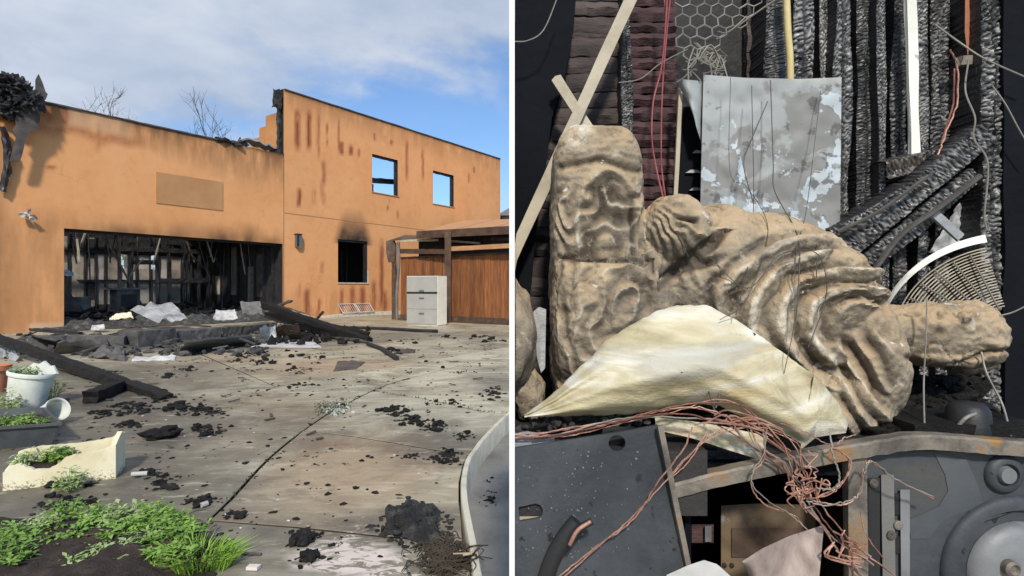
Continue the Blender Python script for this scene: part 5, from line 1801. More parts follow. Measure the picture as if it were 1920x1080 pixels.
def lay(px0, px1, mat_, name, courses, y0=YW, zlo=.3, lean=0.0, amp=.006, slant=None):
    """burnt lining built of ragged courses, each a strip of its own"""
    z = 1.83
    rl = random.Random(int(px0))
    while z > zlo:
        h = rl.uniform(*courses)
        mb = MB()
        n = 14
        vs, fs = [], []
        for j, zz_ in enumerate((z, z - h * .5, z - h + .002)):
            for i in range(n + 1):
                u = i / n
                py = 540 - (zz_ - CH) * F / y0
                a = px0 + (slant(py) if slant else 0)
                px = lerp(a, px1, u)
                q = P(px, 540, y0)
                q.z = zz_ + .004 * nz(px * .05, z * 30)
                q.y += -amp * (1.0 if j == 1 else -.4) * (1 + nz(px * .04, zz_ * 20)) - .003 * nz(px * .1, zz_ * 60, 3)
                vs.append(q)
        for j in range(2):
            for i in range(n):
                fs.append((j * (n + 1) + i, j * (n + 1) + i + 1, (j + 1) * (n + 1) + i + 1, (j + 1) * (n + 1) + i))
        k = len(vs)
        vs += [v + Vector((0, .02, 0)) for v in vs]
        fs += [tuple(q + k for q in reversed(f)) for f in fs[:2 * n]]
        mb.add(vs, fs)
        mb.build(name, M[mat_], wallb, smooth=True)
        z -= h


lay(1020, 1165, 'tarred', 'lining_course', (.03, .055), slant=lambda py: interp([(-20, 62), (120, 45), (200, 25), (420, -25), (600, -60)], py))
lay(1170, 1268, 'redlining', 'lining_course', (.022, .036), y0=YW - .012)
lay(1400, 1560, 'tarred', 'lining_course', (.04, .07), y0=YW + .005)
# blue-black board that covers the left end of the wall
mb = MB()
mb.prism([(958, -30), (1082, -30), (1075, 60), (1060, 140), (1035, 220), (1025, 300), (1005, 430), (998, 520), (985, 640), (958, 800)], YW - .055, YW - .035, P)
mb.v = [Vector((max(v.x, .008), v.y, v.z)) for v in mb.v]
mb.build('dark_board', M['navy'], wallb)
mb = MB()
mb.prism([(1075, 180), (1098, 200), (1090, 500), (1075, 560), (1040, 560), (1045, 400), (1060, 260)], YW - .02, YW - .012, P)
mb.build('ash_patch', M['tarred'], wallb)


def char_bar(name, p0, p1, wd, dp, parent, mat_='char', sp=.0118, amp=.006, seed=0.0, step=.0028, nu=11, ash=1.0, face=(0, -1, 0)):  # ash: strength of the painted ridge highlights
    """burnt timber whose face has cracked into rows of blocks"""
    p0, p1 = Vector(p0), Vector(p1)
    d = p1 - p0
    L = d.length
    d.normalize()
    fn = Vector(face)
    fn = (fn - d * fn.dot(d)).normalized()
    s = d.cross(fn).normalized()
    rows = max(4, int(L / step))
    mb = MB()
    rid = []
    cols = nu + 4
    ph = [random.uniform(-.6, .6) for _ in range(8)]
    ncol = max(1, int(round(wd / .022)))
    for r in range(rows + 1):
        v = r * L / rows
        for i in range(cols):
            if i < 2:
                u, dd = 0.0, dp * (1 - i / 2)
            elif i >= cols - 2:
                u, dd = 1.0, dp * (i - cols + 3) / 2
            else:
                u, dd = (i - 2 + .5) / nu, 0.0
            wv = .010 * nz(v * 5 + seed, u * 2.0)
            cidx = min(ncol - 1, int(u * ncol))
            a = v / sp + ph[cidx % 8] * 1.7 + 1.6 * nz(v * 16 + seed, u * 3, cidx * 5.1) + .9 * nz(v * 45, u * 6, seed)
            fr = abs(math.sin(math.pi * a))
            blk_ = fr ** .45
            edge = min((u * ncol) % 1.0, 1 - (u * ncol) % 1.0) * 2
            blk_ *= min(1.0, .25 + 2.6 * edge) if 0.02 < u < .98 else .75
            big = nz(v * 9 + seed, u * 2.3, 7)
            h = amp * (blk_ * (1.1 + .9 * nz(v * 60 + seed, u * 14, 2)) + .9 * big)
            if dd == 0:
                q = p0 + d * v + s * ((u - .5) * wd + wv) + fn * h
            else:
                q = p0 + d * v + s * ((u - .5) * (wd + 2 * h * (1 if u > .5 else 1)) + wv) - fn * dd
            mb.v.append(q)
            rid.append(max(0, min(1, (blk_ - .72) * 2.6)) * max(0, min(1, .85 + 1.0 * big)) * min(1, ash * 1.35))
    for r in range(rows):
        for i in range(cols - 1):
            mb.f.append([r * cols + i, r * cols + i + 1, (r + 1) * cols + i + 1, (r + 1) * cols + i])
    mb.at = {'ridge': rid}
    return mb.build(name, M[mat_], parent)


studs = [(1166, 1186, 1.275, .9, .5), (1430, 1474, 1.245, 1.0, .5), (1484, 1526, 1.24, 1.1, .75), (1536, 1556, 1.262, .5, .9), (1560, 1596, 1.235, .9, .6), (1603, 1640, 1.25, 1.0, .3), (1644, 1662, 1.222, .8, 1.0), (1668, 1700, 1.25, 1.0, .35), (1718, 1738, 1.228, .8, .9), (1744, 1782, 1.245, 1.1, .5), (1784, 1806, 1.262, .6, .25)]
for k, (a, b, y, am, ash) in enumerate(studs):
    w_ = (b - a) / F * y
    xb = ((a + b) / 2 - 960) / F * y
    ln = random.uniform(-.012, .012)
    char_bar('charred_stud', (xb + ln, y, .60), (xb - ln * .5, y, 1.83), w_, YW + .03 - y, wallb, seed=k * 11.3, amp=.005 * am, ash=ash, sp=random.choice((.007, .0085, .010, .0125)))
# lower backs of the studs, out of sight behind the machines
MB().box((.6, 1.262, 0), (1.1, YW + .029, .6)).build('sole_plate', M['soot'], wallb)
# heavy post at the right
q = P(1885, 540, 1.15)
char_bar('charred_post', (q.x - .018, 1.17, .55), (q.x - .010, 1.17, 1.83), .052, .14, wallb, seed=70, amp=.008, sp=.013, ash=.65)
mb = MB()
mb.beam((q.x + .052, 1.18, 0), (q.x + .052, 1.18, 1.83), .10, .05, up=(0, 1, 0), seg=60, rough=.004)
mb.build('dark_post', M['navy'], wallb)
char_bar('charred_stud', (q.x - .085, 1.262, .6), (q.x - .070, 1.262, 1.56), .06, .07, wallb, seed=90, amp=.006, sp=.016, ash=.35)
# pale strips fixed to the wall
mb = MB()
mb.tube(spline([P(1474, -20, 1.21), P(1477, 60, 1.21), P(1481, 110, 1.21), P(1482, 200, 1.21)], 5), .0078, 8)
tag(mb.build('yellow_conduit', M['yellowstrip'], smooth=True), 'thin yellow conduit running down the charred wall above the hanging panel', 'conduit')
mb = MB()
mb.beam(P(1707, -22, 1.205), P(1714, 292, 1.205), .022, .010, up=(0, 1, 0), seg=26, rough=.0026, taper=.85)
tag(mb.build('white_batten', M['ivory']), 'bright white vertical batten between the charred studs', 'batten')
os_ = thing('orange_plate', P(1828, 60, 1.2), 'scorched orange metal plate at the top right of the charred wall', 'plate')
mb = MB()
mb.prism([(1810, -25), (1845, -25), (1842, 70), (1838, 108), (1815, 108), (1809, 60)], 1.195, 1.20, P)
mb.build('plate', M['orangetin'], os_)
mb = MB()
mb.beam(P(1800, 114, 1.19), P(1850, 112, 1.19), .012, .02, seg=8, rough=.003)
mb.build('rusty_tie', M['galv'], os_)

# ---- chicken wire hanging from the wall
cw = MB()
hx, hy = 27.0, 25.0


def wpt(x, y):
    dx = 5 * nz(x * .02, y * .02) + 10 * max(0, (y - 40) / 100) * nz(y * .03, 4)
    return P(x + dx, y + 5 * nz(x * .03, y * .03, 8), 1.20 + .03 * nz(x * .012, y * .012, 2))


def inside(x, y):
    lim = interp([(1270, 95), (1300, 110), (1330, 90), (1350, 60), (1390, 40), (1420, 10), (1440, -10)], x)
    return 1272 < x < 1430 and -40 < y < lim


rw2 = random.Random(8)
for r in range(-3, 8):
    for c_ in range(0, 8):
        cx = 1280 + c_ * hx + (hx / 2 if r % 2 else 0)
        cy = r * hy * .8
        if not inside(cx, cy):
            continue
        hex_ = [(cx + hx / 2 * a, cy + hy * .54 * b) for a, b in ((0, -1), (1, -.5), (1, .5), (0, 1), (-1, .5), (-1, -.5), (0, -1))]
        cw.tube([wpt(*h) for h in hex_], .0016 + .0006 * rw2.random(), 5)
for pts in ([(1300, 90), (1292, 120), (1296, 148)], [(1330, 92), (1352, 110), (1364, 140), (1374, 170)], [(1340, 75), (1380, 50), (1430, 20), (1470, -10)], [(1345, 60), (1365, 60), (1402, 30)], [(1305, 80), (1330, 100), (1350, 95)], [(1310, 110), (1330, 85), (1350, 120)], [(1300, 100), (1330, 120), (1350, 105), (1342, 140)], [(1290, 130), (1315, 105), (1345, 130), (1360, 115)]):
    cw.tube(spline([wpt(*p) for p in pts], 5), .0016, 5)
for k in range(26):
    x, y = rw2.uniform(1295, 1360), rw2.uniform(85, 145)
    cw.tube(spline([wpt(x, y), wpt(x + rw2.uniform(-16, 16), y + rw2.uniform(-14, 14)), wpt(x + rw2.uniform(-22, 22), y + rw2.uniform(-10, 20))], 4), .0014, 4)
tag(cw.build('wire_netting', M['netwire']), 'torn hexagonal wire netting hanging at the top of the charred wall', 'netting')

# ---- hanging flaking panel
pn = thing('hanging_panel', P(1445, 420, 1.19), 'large pale grey flaking panel hanging behind the statue', 'panel')
pn_base = BASE[pn.name]
yy = lambda u, v, x, y: 1.185 + .010 * math.sin(u * 5 + 1) * (1 - v) + .006 * nz(x * .02, y * .02) + .004 * nz(x * .05, y * .04, 3) - .008 * max(0, (u - .8)) * (1 - v) * 5
sheet('sheet', [(1319, 140), (1400, 146), (1500, 148), (1578, 145)], [(1312, 430), (1400, 430), (1575, 432)], yy, M['flaky'], pn, 40, 40, .003)
sheet('folded_flap', [(1262, 146), (1275, 148), (1316, 152)], [(1296, 200), (1306, 240), (1315, 268)], lambda u, v, x, y: 1.205 - .02 * math.sin(u * 3) + .006 * nz(x * .06, y * .06), M['flaky'], pn, 12, 14, .002)
mb = MB()
mb.beam(P(1276, 165, 1.215), P(1266, 372, 1.215), .0085, .008, up=(0, 1, 0), seg=10, rough=.001)
tag(mb.build('grey_lath', M['lath']), 'thin grey lath standing left of the flaking panel', 'lath')
mb = MB()
mb.prism([(1281, 200), (1314, 200), (1314, 430), (1268, 430)], 1.24, 1.25, P)
mb.build('dark_backing', M['navy'], wallb)
for (x, y, w_) in ((1308, 284, 10), (1300, 321, 15), (1304, 354, 12)):
    mb = MB()
    mb.prism([(x - w_, y + 3), (x - w_ * .3, y - 3), (x + w_ * .6, y - 2), (x + w_, y + 3)], 1.233, 1.239, P)
    mb.build('ash_flake', M['silver'], wallb)

# ---- crossed laths at the left
mb = MB()
mb.beam(P(1192, -22, 1.19), P(950, 505, 1.18), .025, .012, up=(0, -1, 0), seg=26, rough=.0016)
for v in mb.v:
    v.x = max(v.x, .006)
tag(mb.build('long_lath', M['lath']), 'long pale lath slanting down across the charred wall at left', 'lath')
mb = MB()
mb.beam(P(1042, 146, 1.205), P(1106, 246, 1.20), .022, .009, up=(0, -1, 0), seg=10, rough=.0016)
tag(mb.build('short_lath', M['lath']), 'short pale lath crossing the long slanting lath', 'lath')

# ------------------------------------------------------------------ burnt washing machines under the statue
def flat(name, poly, y0, y1, mat_, parent):
    mb = MB()
    mb.prism(poly, y0, y1, P)
    return mb.build(name, M[mat_], parent)


YM = .875
ZT = 0.795
wm = thing('burnt_machine', Vector((.66, 1.0, 0)), 'burnt grey appliance with a round door at the bottom right', 'appliance')
xl, xr = P(1624, 0, YM).x, .90
mb = MB()
mb.prism([(xl, 0), (xr, 0), (xr, ZT), (xl, ZT)], YM, 1.24, lambda a, b, y: Vector((a, y, b)))
mb.build('cabinet', M['bluegrey'], wm)
# worn top rail, bent
mb = MB()
pts = [(1248, 908), (1330, 886), (1440, 862), (1560, 838), (1640, 824), (1700, 815), (1760, 815), (1850, 822), (1990, 832)]
vs, fs = [], []
sp2 = spline([P(a, b + 12 + 1.5 * nz(a * .03), YM - .008) for a, b in pts], 10)
for q in sp2:
    for (dy, dz) in ((-.012, -.011), (-.012, .008), (-.009, .0115), (.012, .0115), (.012, -.011)):
        vs.append(q + Vector((0, dy + .0012 * nz(q.x * 60, dz * 90), dz + .0012 * nz(q.x * 60 + 9, dy * 90))))
for i in range(len(sp2) - 1):
    for j in range(5):
        fs.append((i * 5 + j, i * 5 + (j + 1) % 5, (i + 1) * 5 + (j + 1) % 5, (i + 1) * 5 + j))
mb.add(vs, fs + [(0, 1, 2, 3, 4)])
mb.build('top_rail', M['galv'], wm)
mb = MB()
mb.beam(P(1603, 838, YM - .004), P(1606, 1400, YM - .004), .030, .014, up=(0, -1, 0), seg=40, rough=.0014)
mb.build('corner_upright', M['galv'], wm)
# round door, seal and hinge pressing
dc = P(1903, 1070, YM)
def ring_disc(name, prof, mat_, c=dc, n=56):
    mb = MB()
    mb.lathe(prof, c, n, (0, -1, 0))
    return mb.build(name, M[mat_], wm, smooth=True)
ring_disc('door_ring', [(.118, -.003), (.118, .004), (.112, .010), (.098, .010), (.094, .003), (.078, .003)], 'bluegrey')
ring_disc('door', [(.079, .004), (.075, .014), (.06, .020), (.02, .024), (0, .0245)], 'paledoor')
b0 = P(1897, 1066, YM - .028)
ring_disc('bolt', [(.012, -.012), (.012, .003), (.008, .006), (.005, .002), (0, .002)], 'galv', b0, 16)
k0 = P(1880, 888, YM)
ring_disc('knob_ring', [(.030, -.002), (.030, .004), (.024, .010), (.018, .010), (.016, .004), (.014, .004)], 'bluegrey', k0, 32)
ring_disc('knob', [(.0145, .003), (.012, .012), (0, .013)], 'paledoor', k0, 24)
mb = MB()
mb.tube(spline([P(1925, 948, YM - .002), P(1870, 968, YM - .002), P(1815, 988, YM - .002), P(1794, 1002, YM - .002), P(1789, 1030, YM - .002), P(1788, 1120, YM - .002)], 6), .0022, 6)
mb.build('pressed_line', M['black'], wm)
flat('paler_pressing', [(1800, 1006), (1816, 994), (1870, 974), (1940, 950), (1940, 1130), (1795, 1130), (1794, 1020)], YM - .0015, YM - .001, 'paledoor', wm)
flat('bare_patch', [(1752, 850), (1812, 862), (1830, 900), (1846, 950), (1800, 962), (1770, 975), (1740, 1010), (1708, 1010), (1704, 975), (1760, 950), (1778, 920), (1772, 890)], YM - .0010, YM - .0006, 'patchgrey', wm)
# slotted bracket
for poly, mt_ in (([(1628, 896), (1650, 896), (1650, 1130), (1628, 1130)], 'black'), ([(1652, 890), (1676, 890), (1680, 1130), (1656, 1130)], 'greysheet'), ([(1688, 918), (1706, 918), (1706, 1130), (1690, 1130)], 'paledoor')):
    flat('bracket', poly, YM - .006, YM - .001, mt_, wm)
for (x0, y0, x1_, y1_) in ((1677, 925, 1687, 965), (1677, 1005, 1689, 1038)):
    flat('bracket_slot', [(x0, y0), (x1_, y0), (x1_, y1_), (x0, y1_)], YM - .004, YM - .0012, 'black', wm)
for (x, y) in ((1637, 905), (1683, 984), (1670, 1003)):
    ring_disc('screw', [(.007, -.002), (.007, .003), (.004, .004), (0, .002)], 'galv', P(x, y, YM - .006), 12)

# second machine in the middle, its front gone
w2 = thing('gutted_machine', Vector((.36, 1.0, 0)), 'gutted open appliance with a rust-stained inner box in the middle', 'appliance')
xa, xb = P(1296, 0, .89).x, P(1590, 0, .89).x
zb = .76
mb = MB()
mb.box((xa - .01, .89, 0), (xa, 1.24, zb))
mb.box((xb, .89, 0), (xb + .01, 1.24, zb))
mb.box((xa, 1.23, 0), (xb, 1.24, zb))
mb.box((xa, .885, zb - .006), (xb, 1.24, zb))
mb.build('shell', M['navy'], w2)
MB().box((xa, .89, .35), (xb, 1.23, .355)).build('shelf', M['navy'], w2)
mb = MB()
mb.prism([(1352, 948), (1420, 944), (1500, 946), (1562, 950), (1562, 1500), (1352, 1500)], .985, 1.15, P)
mb.v = [Vector((v.x, v.y, max(v.z, .36))) for v in mb.v]
mb.build('inner_box', M['browntin'], w2)
flat('inner_label', [(1372, 990), (1500, 990), (1500, 1045), (1372, 1045)], .982, .9845, 'palewood', w2).data.materials[0] = M['chestnut']
flat('relay', [(1297, 983), (1338, 983), (1338, 1018), (1297, 1018)], 1.0, 1.03, 'redlining', w2)
flat('relay_cap', [(1322, 986), (1334, 986), (1334, 1016), (1322, 1016)], .99, .999, 'paledoor', w2)
for (x, y) in ((1358, 1060), (1372, 1060)):
    ring_disc('rivet', [(.004, -.002), (.004, .002), (0, .003)], 'black', P(x, y, .984), 10)
mb = MB()
mb.beam(P(1258, 900, .872), P(1290, 896, .872), .02, .02, seg=4, rough=.002)
mb.build('bent_lip', M['palewood'], w2)

# leaning dark panel at the left with holes
lp = thing('steel_cover', Vector((.14, .87, 0)), 'dark grey steel cover with a round hole and slot, below the cream sheet', 'steel cover')


def panel_y(py):
    return .845 + (py - 1080) * -.00006


bm = bmesh.new()
outline = [(961, 840), (1060, 826), (1150, 812), (1234, 797), (1240, 820), (1262, 930), (1292, 1075), (1345, 1340), (1345, 1560), (961, 1560)]


def disc(cx, cy, rx, ry, n=22):
    return [(cx + rx * math.cos(6.2832 * k / n), cy + ry * math.sin(6.2832 * k / n)) for k in range(n)]


hole1 = disc(1157, 831, 16, 15)
hole2 = [(972, 951), (1004, 944), (1013, 947), (1018, 956), (1017, 966), (1010, 972), (975, 978)]
loops = []
for lp_ in (outline, hole1, hole2):
    vs = [bm.verts.new(P(x, y, panel_y(y))) for x, y in lp_]
    es = [bm.edges.new((vs[i], vs[(i + 1) % len(vs)])) for i in range(len(vs))]
    loops += es
bmesh.ops.triangle_fill(bm, edges=loops, use_beauty=True)
faces = bm.faces[:]
ex_ = bmesh.ops.extrude_face_region(bm, geom=faces)
for v in [g for g in ex_['geom'] if isinstance(g, bmesh.types.BMVert)]:
    v.co.y += .006
for v in bm.verts:
    v.co.x = max(v.co.x, .0045)
    v.co.z = max(v.co.z, .0)
mbp = MB()
bm.verts.ensure_lookup_table()
bm.verts.index_update()
mbp.add([v.co.copy() for v in bm.verts], [[v.index for v in f.verts] for f in bm.faces])
bm.free()
mbp.build('plate', M['bluegrey'], lp)
flat('slot_backing', [(962, 940), (1030, 936), (1030, 985), (962, 985)], .862, .866, 'palewood', lp)
flat('hole_backing', [(1130, 800), (1190, 800), (1190, 860), (1130, 860)], .89, .894, 'black', lp)
mb = MB()
mb.beam(P(1237, 798, .847), P(1293, 1076, .842), .008, .010, up=(0, -1, 0), seg=10, rough=.0008)
mb.build('folded_edge', M['galv'], lp)
mb = MB()
rw3 = random.Random(4)
for k in range(150):
    x, y = rw3.gauss(1060, 60), rw3.uniform(845, 1050)
    if x < 968 or x > 1225:
        continue
    r = rw3.uniform(.0007, .0022)
    q = P(x, y, panel_y(y) - .0003)
    mb.blob(q, (r, r * .6, r), 1, .1)
mb.build('water_drops', M['drop'], lp)
# rubber hose end leaning on the panel
mb = MB()
mb.tube(spline([P(1010, 1130, .825), P(1035, 1050, .825), P(1060, 1005, .825), P(1082, 978, .825)], 6), .0125, 14)
mb.tube(spline([P(1070, 1015, .812), P(1088, 990, .812), P(1110, 977, .812)], 5), .005, 8)
tag(mb.build('burnt_cable', M['black'], smooth=True), 'thick burnt black cable end at the bottom left of the burnt corner', 'cable')
mb = MB()
mb.tube(spline([P(1068, 1022, .806), P(1083, 995, .806), P(1108, 978, .806)], 5), .003, 8)
tag(mb.build('bare_core', M['copper'], smooth=True), 'pinkish bare core beside the burnt black cable end', 'cable')

# scraps at the bottom
sheet('cloth_scrap', [(1392, 1052), (1430, 1028), (1480, 1005), (1545, 984)], [(1395, 1062), (1440, 1150), (1490, 1150), (1530, 1150)], lambda u, v, x, y: .84 + .03 * v - .012 * math.sin(u * 6 + v * 3) + .008 * nz(x * .05, y * .03), M['cloth'], None, 22, 18, .0015)
tag(bpy.data.objects['cloth_scrap'], 'pinkish grey scorched cloth scrap at the bottom of the gutted appliance', 'cloth')
sheet('white_rag', [(1250, 1078), (1290, 1060), (1320, 1050), (1345, 1058), (1375, 1085)], [(1235, 1150), (1300, 1150), (1390, 1150)], lambda u, v, x, y: .83 - .012 * math.sin(u * 3.1) + .004 * nz(x * .05, y * .05), M['white'], None, 16, 10, .002)
tag(bpy.data.objects['white_rag'], 'white curved scrap at the bottom edge left of the cloth', 'scrap')

# ------------------------------------------------------------------ the fallen statue
YS = 1.06
PXM = YS / F


def blob_(bm_, px, py, dy, rx, rz, ry, rot=0.0, pw=1.0):
    vs, fs = ico(4)
    c = P(px, py, YS)
    c.y += dy
    nv = []
    cr, sr = math.cos(rot), math.sin(rot)
    for p in vs:
        q = Vector(p)
        if pw != 1.0:
            q = Vector((math.copysign(abs(q.x) ** pw, q.x), math.copysign(abs(q.y) ** pw, q.y), math.copysign(abs(q.z) ** pw, q.z)))
        x, z = q.x * rx * PXM, q.z * rz * PXM
        nv.append(bm_.verts.new((c.x + x * cr - z * sr, c.y + q.y * ry, c.z + x * sr + z * cr)))
    for f in fs:
        bm_.faces.new([nv[i] for i in f])


bs = bmesh.new()
# pedestal slab with a rounded head
blob_(bs, 1118, 520, .02, 84, 282, .085, 0, .42)
blob_(bs, 1116, 330, .02, 81, 88, .082, 0, .75)
blob_(bs, 1130, 610, .0, 98, 150, .095, 0, .6)
# folded legs
blob_(bs, 1262, 445, -.015, 66, 78, .10, .35)
blob_(bs, 1212, 560, -.01, 50, 120, .085, 0)
blob_(bs, 1330, 520, .0, 110, 140, .11, -.3)
# trunk, shoulder, sleeve
blob_(bs, 1430, 600, .02, 228, 205, .13, -.12)
blob_(bs, 1530, 560, .02, 120, 112, .13, -.5)
blob_(bs, 1592, 665, -.01, 78, 132, .115, .12)
blob_(bs, 1560, 740, -.02, 90, 75, .10, 0)
# neck, head, topknot
blob_(bs, 1662, 622, -.01, 52, 52, .055, 0)
blob_(bs, 1736, 625, -.015, 96, 58, .066, .02, .85)
blob_(bs, 1796, 631, -.012, 58, 68, .072, 0, .95)
blob_(bs, 1846, 632, -.012, 25, 28, .034, 0)
blob_(bs, 1735, 664, -.062, 56, 13, .016, -.04)      # ear
blob_(bs, 1752, 592, -.066, 15, 12, .018, 0)         # nose
blob_(bs, 1776, 600, -.060, 10, 22, .016, 0)         # brow
blob_(bs, 1712, 598, -.058, 16, 20, .014, 0)         # chin
me0 = bpy.data.meshes.new('statue_raw')
bs.to_mesh(me0)
bs.free()
raw = bpy.data.objects.new('statue_raw', me0)
col.objects.link(raw)
rm = raw.modifiers.new('remesh', 'REMESH')
rm.mode = 'VOXEL'
rm.voxel_size = .0030
sm_ = raw.modifiers.new('smooth', 'SMOOTH')
sm_.iterations = 6
dg = bpy.context.evaluated_depsgraph_get()
ev = raw.evaluated_get(dg)
em = ev.to_mesh()
vco = [v.co.copy() for v in em.vertices]
vno = [v.normal.copy() for v in em.vertices]
vfa = [list(p.vertices) for p in em.polygons]
ev.to_mesh_clear()
bpy.data.objects.remove(raw)
bpy.data.meshes.remove(me0)


def sstep(a, b, x):
    x = min(1, max(0, (x - a) / (b - a)))
    return x * x * (3 - 2 * x)


def bump_(d, w_):
    return math.exp(-(d / w_) ** 2)


smb = MB()
cav, crest = [], []
for co, no in zip(vco, vno):
    u = 960 + co.x / co.y * F
    v = 540 - (co.z - CH) / co.y * F
    front = sstep(.12, .62, -no.y)
    h = 0.0
    cr_ = 0.0
    w1 = nz(co.x * 14, co.y * 14, co.z * 14)
    w2_ = nz(co.x * 38, co.y * 38, co.z * 38)
    # robe folds: curved ridges round the chest
    if u > 1235 and u < 1690:
        dx, dy = (u - 1612), (v - 588) * (1.75 if v < 588 else 1.05)
        w0 = nz(co.x * 5 + 3, co.y * 5, co.z * 5)
        r = math.sqrt(dx * dx + dy * dy) + 22 * w0 + 12 * w1 + 5 * w2_
        ang = math.atan2(-dy, -dx)
        wgt = sstep(.80, .40, no.z) * (1 - sstep(1540, 1600, u) * sstep(590, 640, v)) * (.85 + .6 * max(-.5, nz(co.x * 8, co.y * 8 + 5, co.z * 8))) * sstep(25, 55, r) * sstep(330, 270, r) * sstep(1275, 1350, u) * sstep(1680, 1640, u)
        f_ = (r / 56.0) % 1.0
        ridge = (f_ / .62 if f_ < .62 else (1 - f_) / .38)
        ridge = ridge * ridge * (3 - 2 * ridge)
        h += wgt * front * (.024 * ridge - .012)
        f5 = ((r * 1.0 + 9 * w2_ + 14 * nz(co.x * 22, co.y * 22, co.z * 22)) / 17.0) % 1.0
        fine_ = wgt * front * (1 - abs(2 * f5 - 1))
        h += .0055 * fine_ * (.3 + max(0, nz(co.x * 12, 4, co.z * 12) + .4))
        cr_ = max(cr_, .5 * sstep(.8, 1.0, fine_))
        cr_ = max(cr_, wgt * front * sstep(.66, .95, ridge))
        # drapery that falls from the shoulder
        wg2 = sstep(1530, 1590, u) * sstep(1690, 1650, u) * sstep(600, 650, v)
        f2 = ((-(u - 1660) * .80 + (v - 600) * .45 + 16 * w1) / 33.0) % 1.0
        rr2 = 1 - abs(2 * f2 - 1)
        h += wg2 * front * (.015 * rr2 - .007)
        cr_ = max(cr_, .8 * wg2 * front * sstep(.75, 1, rr2))
        # hollow between the knee and the trunk
        d = abs((u - 1325) * .60 + (v - 462) * .80 + 8 * w1)
        if 1225 < u < 1400 and 430 < v < 560:
            h -= front * .017 * bump_(d, 11) * sstep(1400, 1330, u)
            h -= front * .012 * bump_(abs((u - 1325) * .3 + (v - 478) * .95 - 14), 8) * sstep(1400, 1330, u) * sstep(1280, 1310, u)
    if 1198 < u < 1345 and 365 < v < 540:        # gathered cloth on the knee
        a_ = math.atan2(v - 372, u - 1190)
        f3 = ((a_ * 4.5 + 1.6 * w1 + .5 * w2_) % 1.0)
        h += front * .006 * ((1 - abs(2 * f3 - 1)) - .5) * sstep(30, 70, math.hypot(u - 1190, v - 372))
        h -= front * .012 * bump_(v - 409 - (u - 1285) * .12, 4) * sstep(1260, 1272, u) * sstep(1318, 1308, u)
    if u < 1225:                                  # pedestal: arched niche and carved scrolls
        e = math.hypot((u - 1140) / 52, (v - 425) / 92)
        if v < 480:
            h -= front * .009 * sstep(1.1, .7, e + .45 * w1 + .25 * w2_ + .3 * nz(co.x * 7, 1, co.z * 7))
            rim_ = bump_(e - 1.12, .12) * sstep(1215, 1150, u)
            h += front * .009 * rim_ * sstep(480, 440, v)
            cr_ = max(cr_, rim_ * front * .9 * sstep(1150, 1110, u))
            h += front * .012 * bump_(math.hypot(u - 1138, v - 450), 26)
            n7 = nz(co.x * 11 + 2, co.y * 6, co.z * 7) + .35 * nz(co.x * 26, co.y * 26, co.z * 18)
            f7 = abs((n7 * 3.2) % 1.0 - .5) * 2
            h += front * .008 * (f7 - .5) * sstep(330, 380, v)
            cr_ = max(cr_, .8 * front * sstep(.82, 1, f7) * sstep(340, 390, v))
            h -= front * .009 * bump_(abs(v - 300 - .25 * abs(u - 1120) + 10 * w1), 6) * .7
            h -= front * .012 * bump_(u - 1188 - 4 * w1, 5) * sstep(360, 400, v)
        h -= front * .010 * bump_(v - 486 - 6 * w1, 5)
        if v > 490:
            rr3 = math.hypot((u - 1165), (v - 560) * .6) + 34 * w1 + 14 * w2_ + 30 * nz(co.x * 6, 3, co.z * 6)
            f4 = (rr3 / 34.0) % 1.0
            h += front * (.3 + .9 * max(0, nz(co.x * 10, 7, co.z * 10) + .3)) * (.015 * (1 - abs(2 * f4 - 1)) - .008)
            cr_ = max(cr_, .7 * front * sstep(.8, 1, 1 - abs(2 * f4 - 1)))
    if u > 1650:                                  # face: eyes, mouth, hair line, melted edge
        for (ex_u, ex_v, rr_, k_) in ((1764, 588, 7, .006), (1764, 622, 8, .006), (1731, 603, 6, .004)):
            h -= front * k_ * bump_(math.hypot(u - ex_u, (v - ex_v) * .8), rr_)
        ln_ = 672 + 16 * math.sin((u - 1700) * .025) + 10 * w1
        h -= front * .010 * bump_(v - ln_, 5) * sstep(1690, 1720, u)
        if u > 1805:
            h += .004 * w2_ + .005 * abs(nz(co.x * 70, co.y * 70, co.z * 70))
    if u < 1130 and v < 300:
        cr_ = max(cr_, sstep(295, 265, v + 14 * w1) * sstep(1125, 1090, u))
    h += .0045 * w1 + .0024 * w2_ + .0016 * nz(co.x * 110, co.y * 110, co.z * 110)
    crk = abs(nz(co.x * 17 + 40, co.y * 17, co.z * 17))
    h -= .004 * max(0, 1 - crk / .035) * sstep(-.1, .3, nz(co.x * 6, co.y * 6, co.z * 6 + 9))
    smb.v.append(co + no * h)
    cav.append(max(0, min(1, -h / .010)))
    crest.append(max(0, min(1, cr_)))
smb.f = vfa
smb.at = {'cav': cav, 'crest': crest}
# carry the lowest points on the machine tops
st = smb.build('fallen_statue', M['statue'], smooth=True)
tag(st, 'tan dusty plaster statue of a seated figure lying on its side, head right', 'statue')
# block that carries the statue on the machine tops
mb = MB()
mb.beam(Vector((.09, 1.08, ZT - .02)), Vector((.70, 1.08, ZT - .02)), .26, .05, seg=18, rough=.008)
tag(mb.build('burnt_board', M['char']), 'black burnt board lying across the appliances under the statue', 'board')
mb = MB()
for k in range(46):
    x, y = rw3.uniform(1050, 1640), rw3.uniform(700, 790)
    mb.blob(P(x, y, 1.0 + rw3.uniform(0, .1)), (rw3.uniform(.008, .03), .02, rw3.uniform(.008, .022)), 2, .35)
tag(mb.build('plaster_rubble', M['statue'], smooth=True), 'broken plaster crumbs heaped under the statue', 'rubble', kind='stuff')
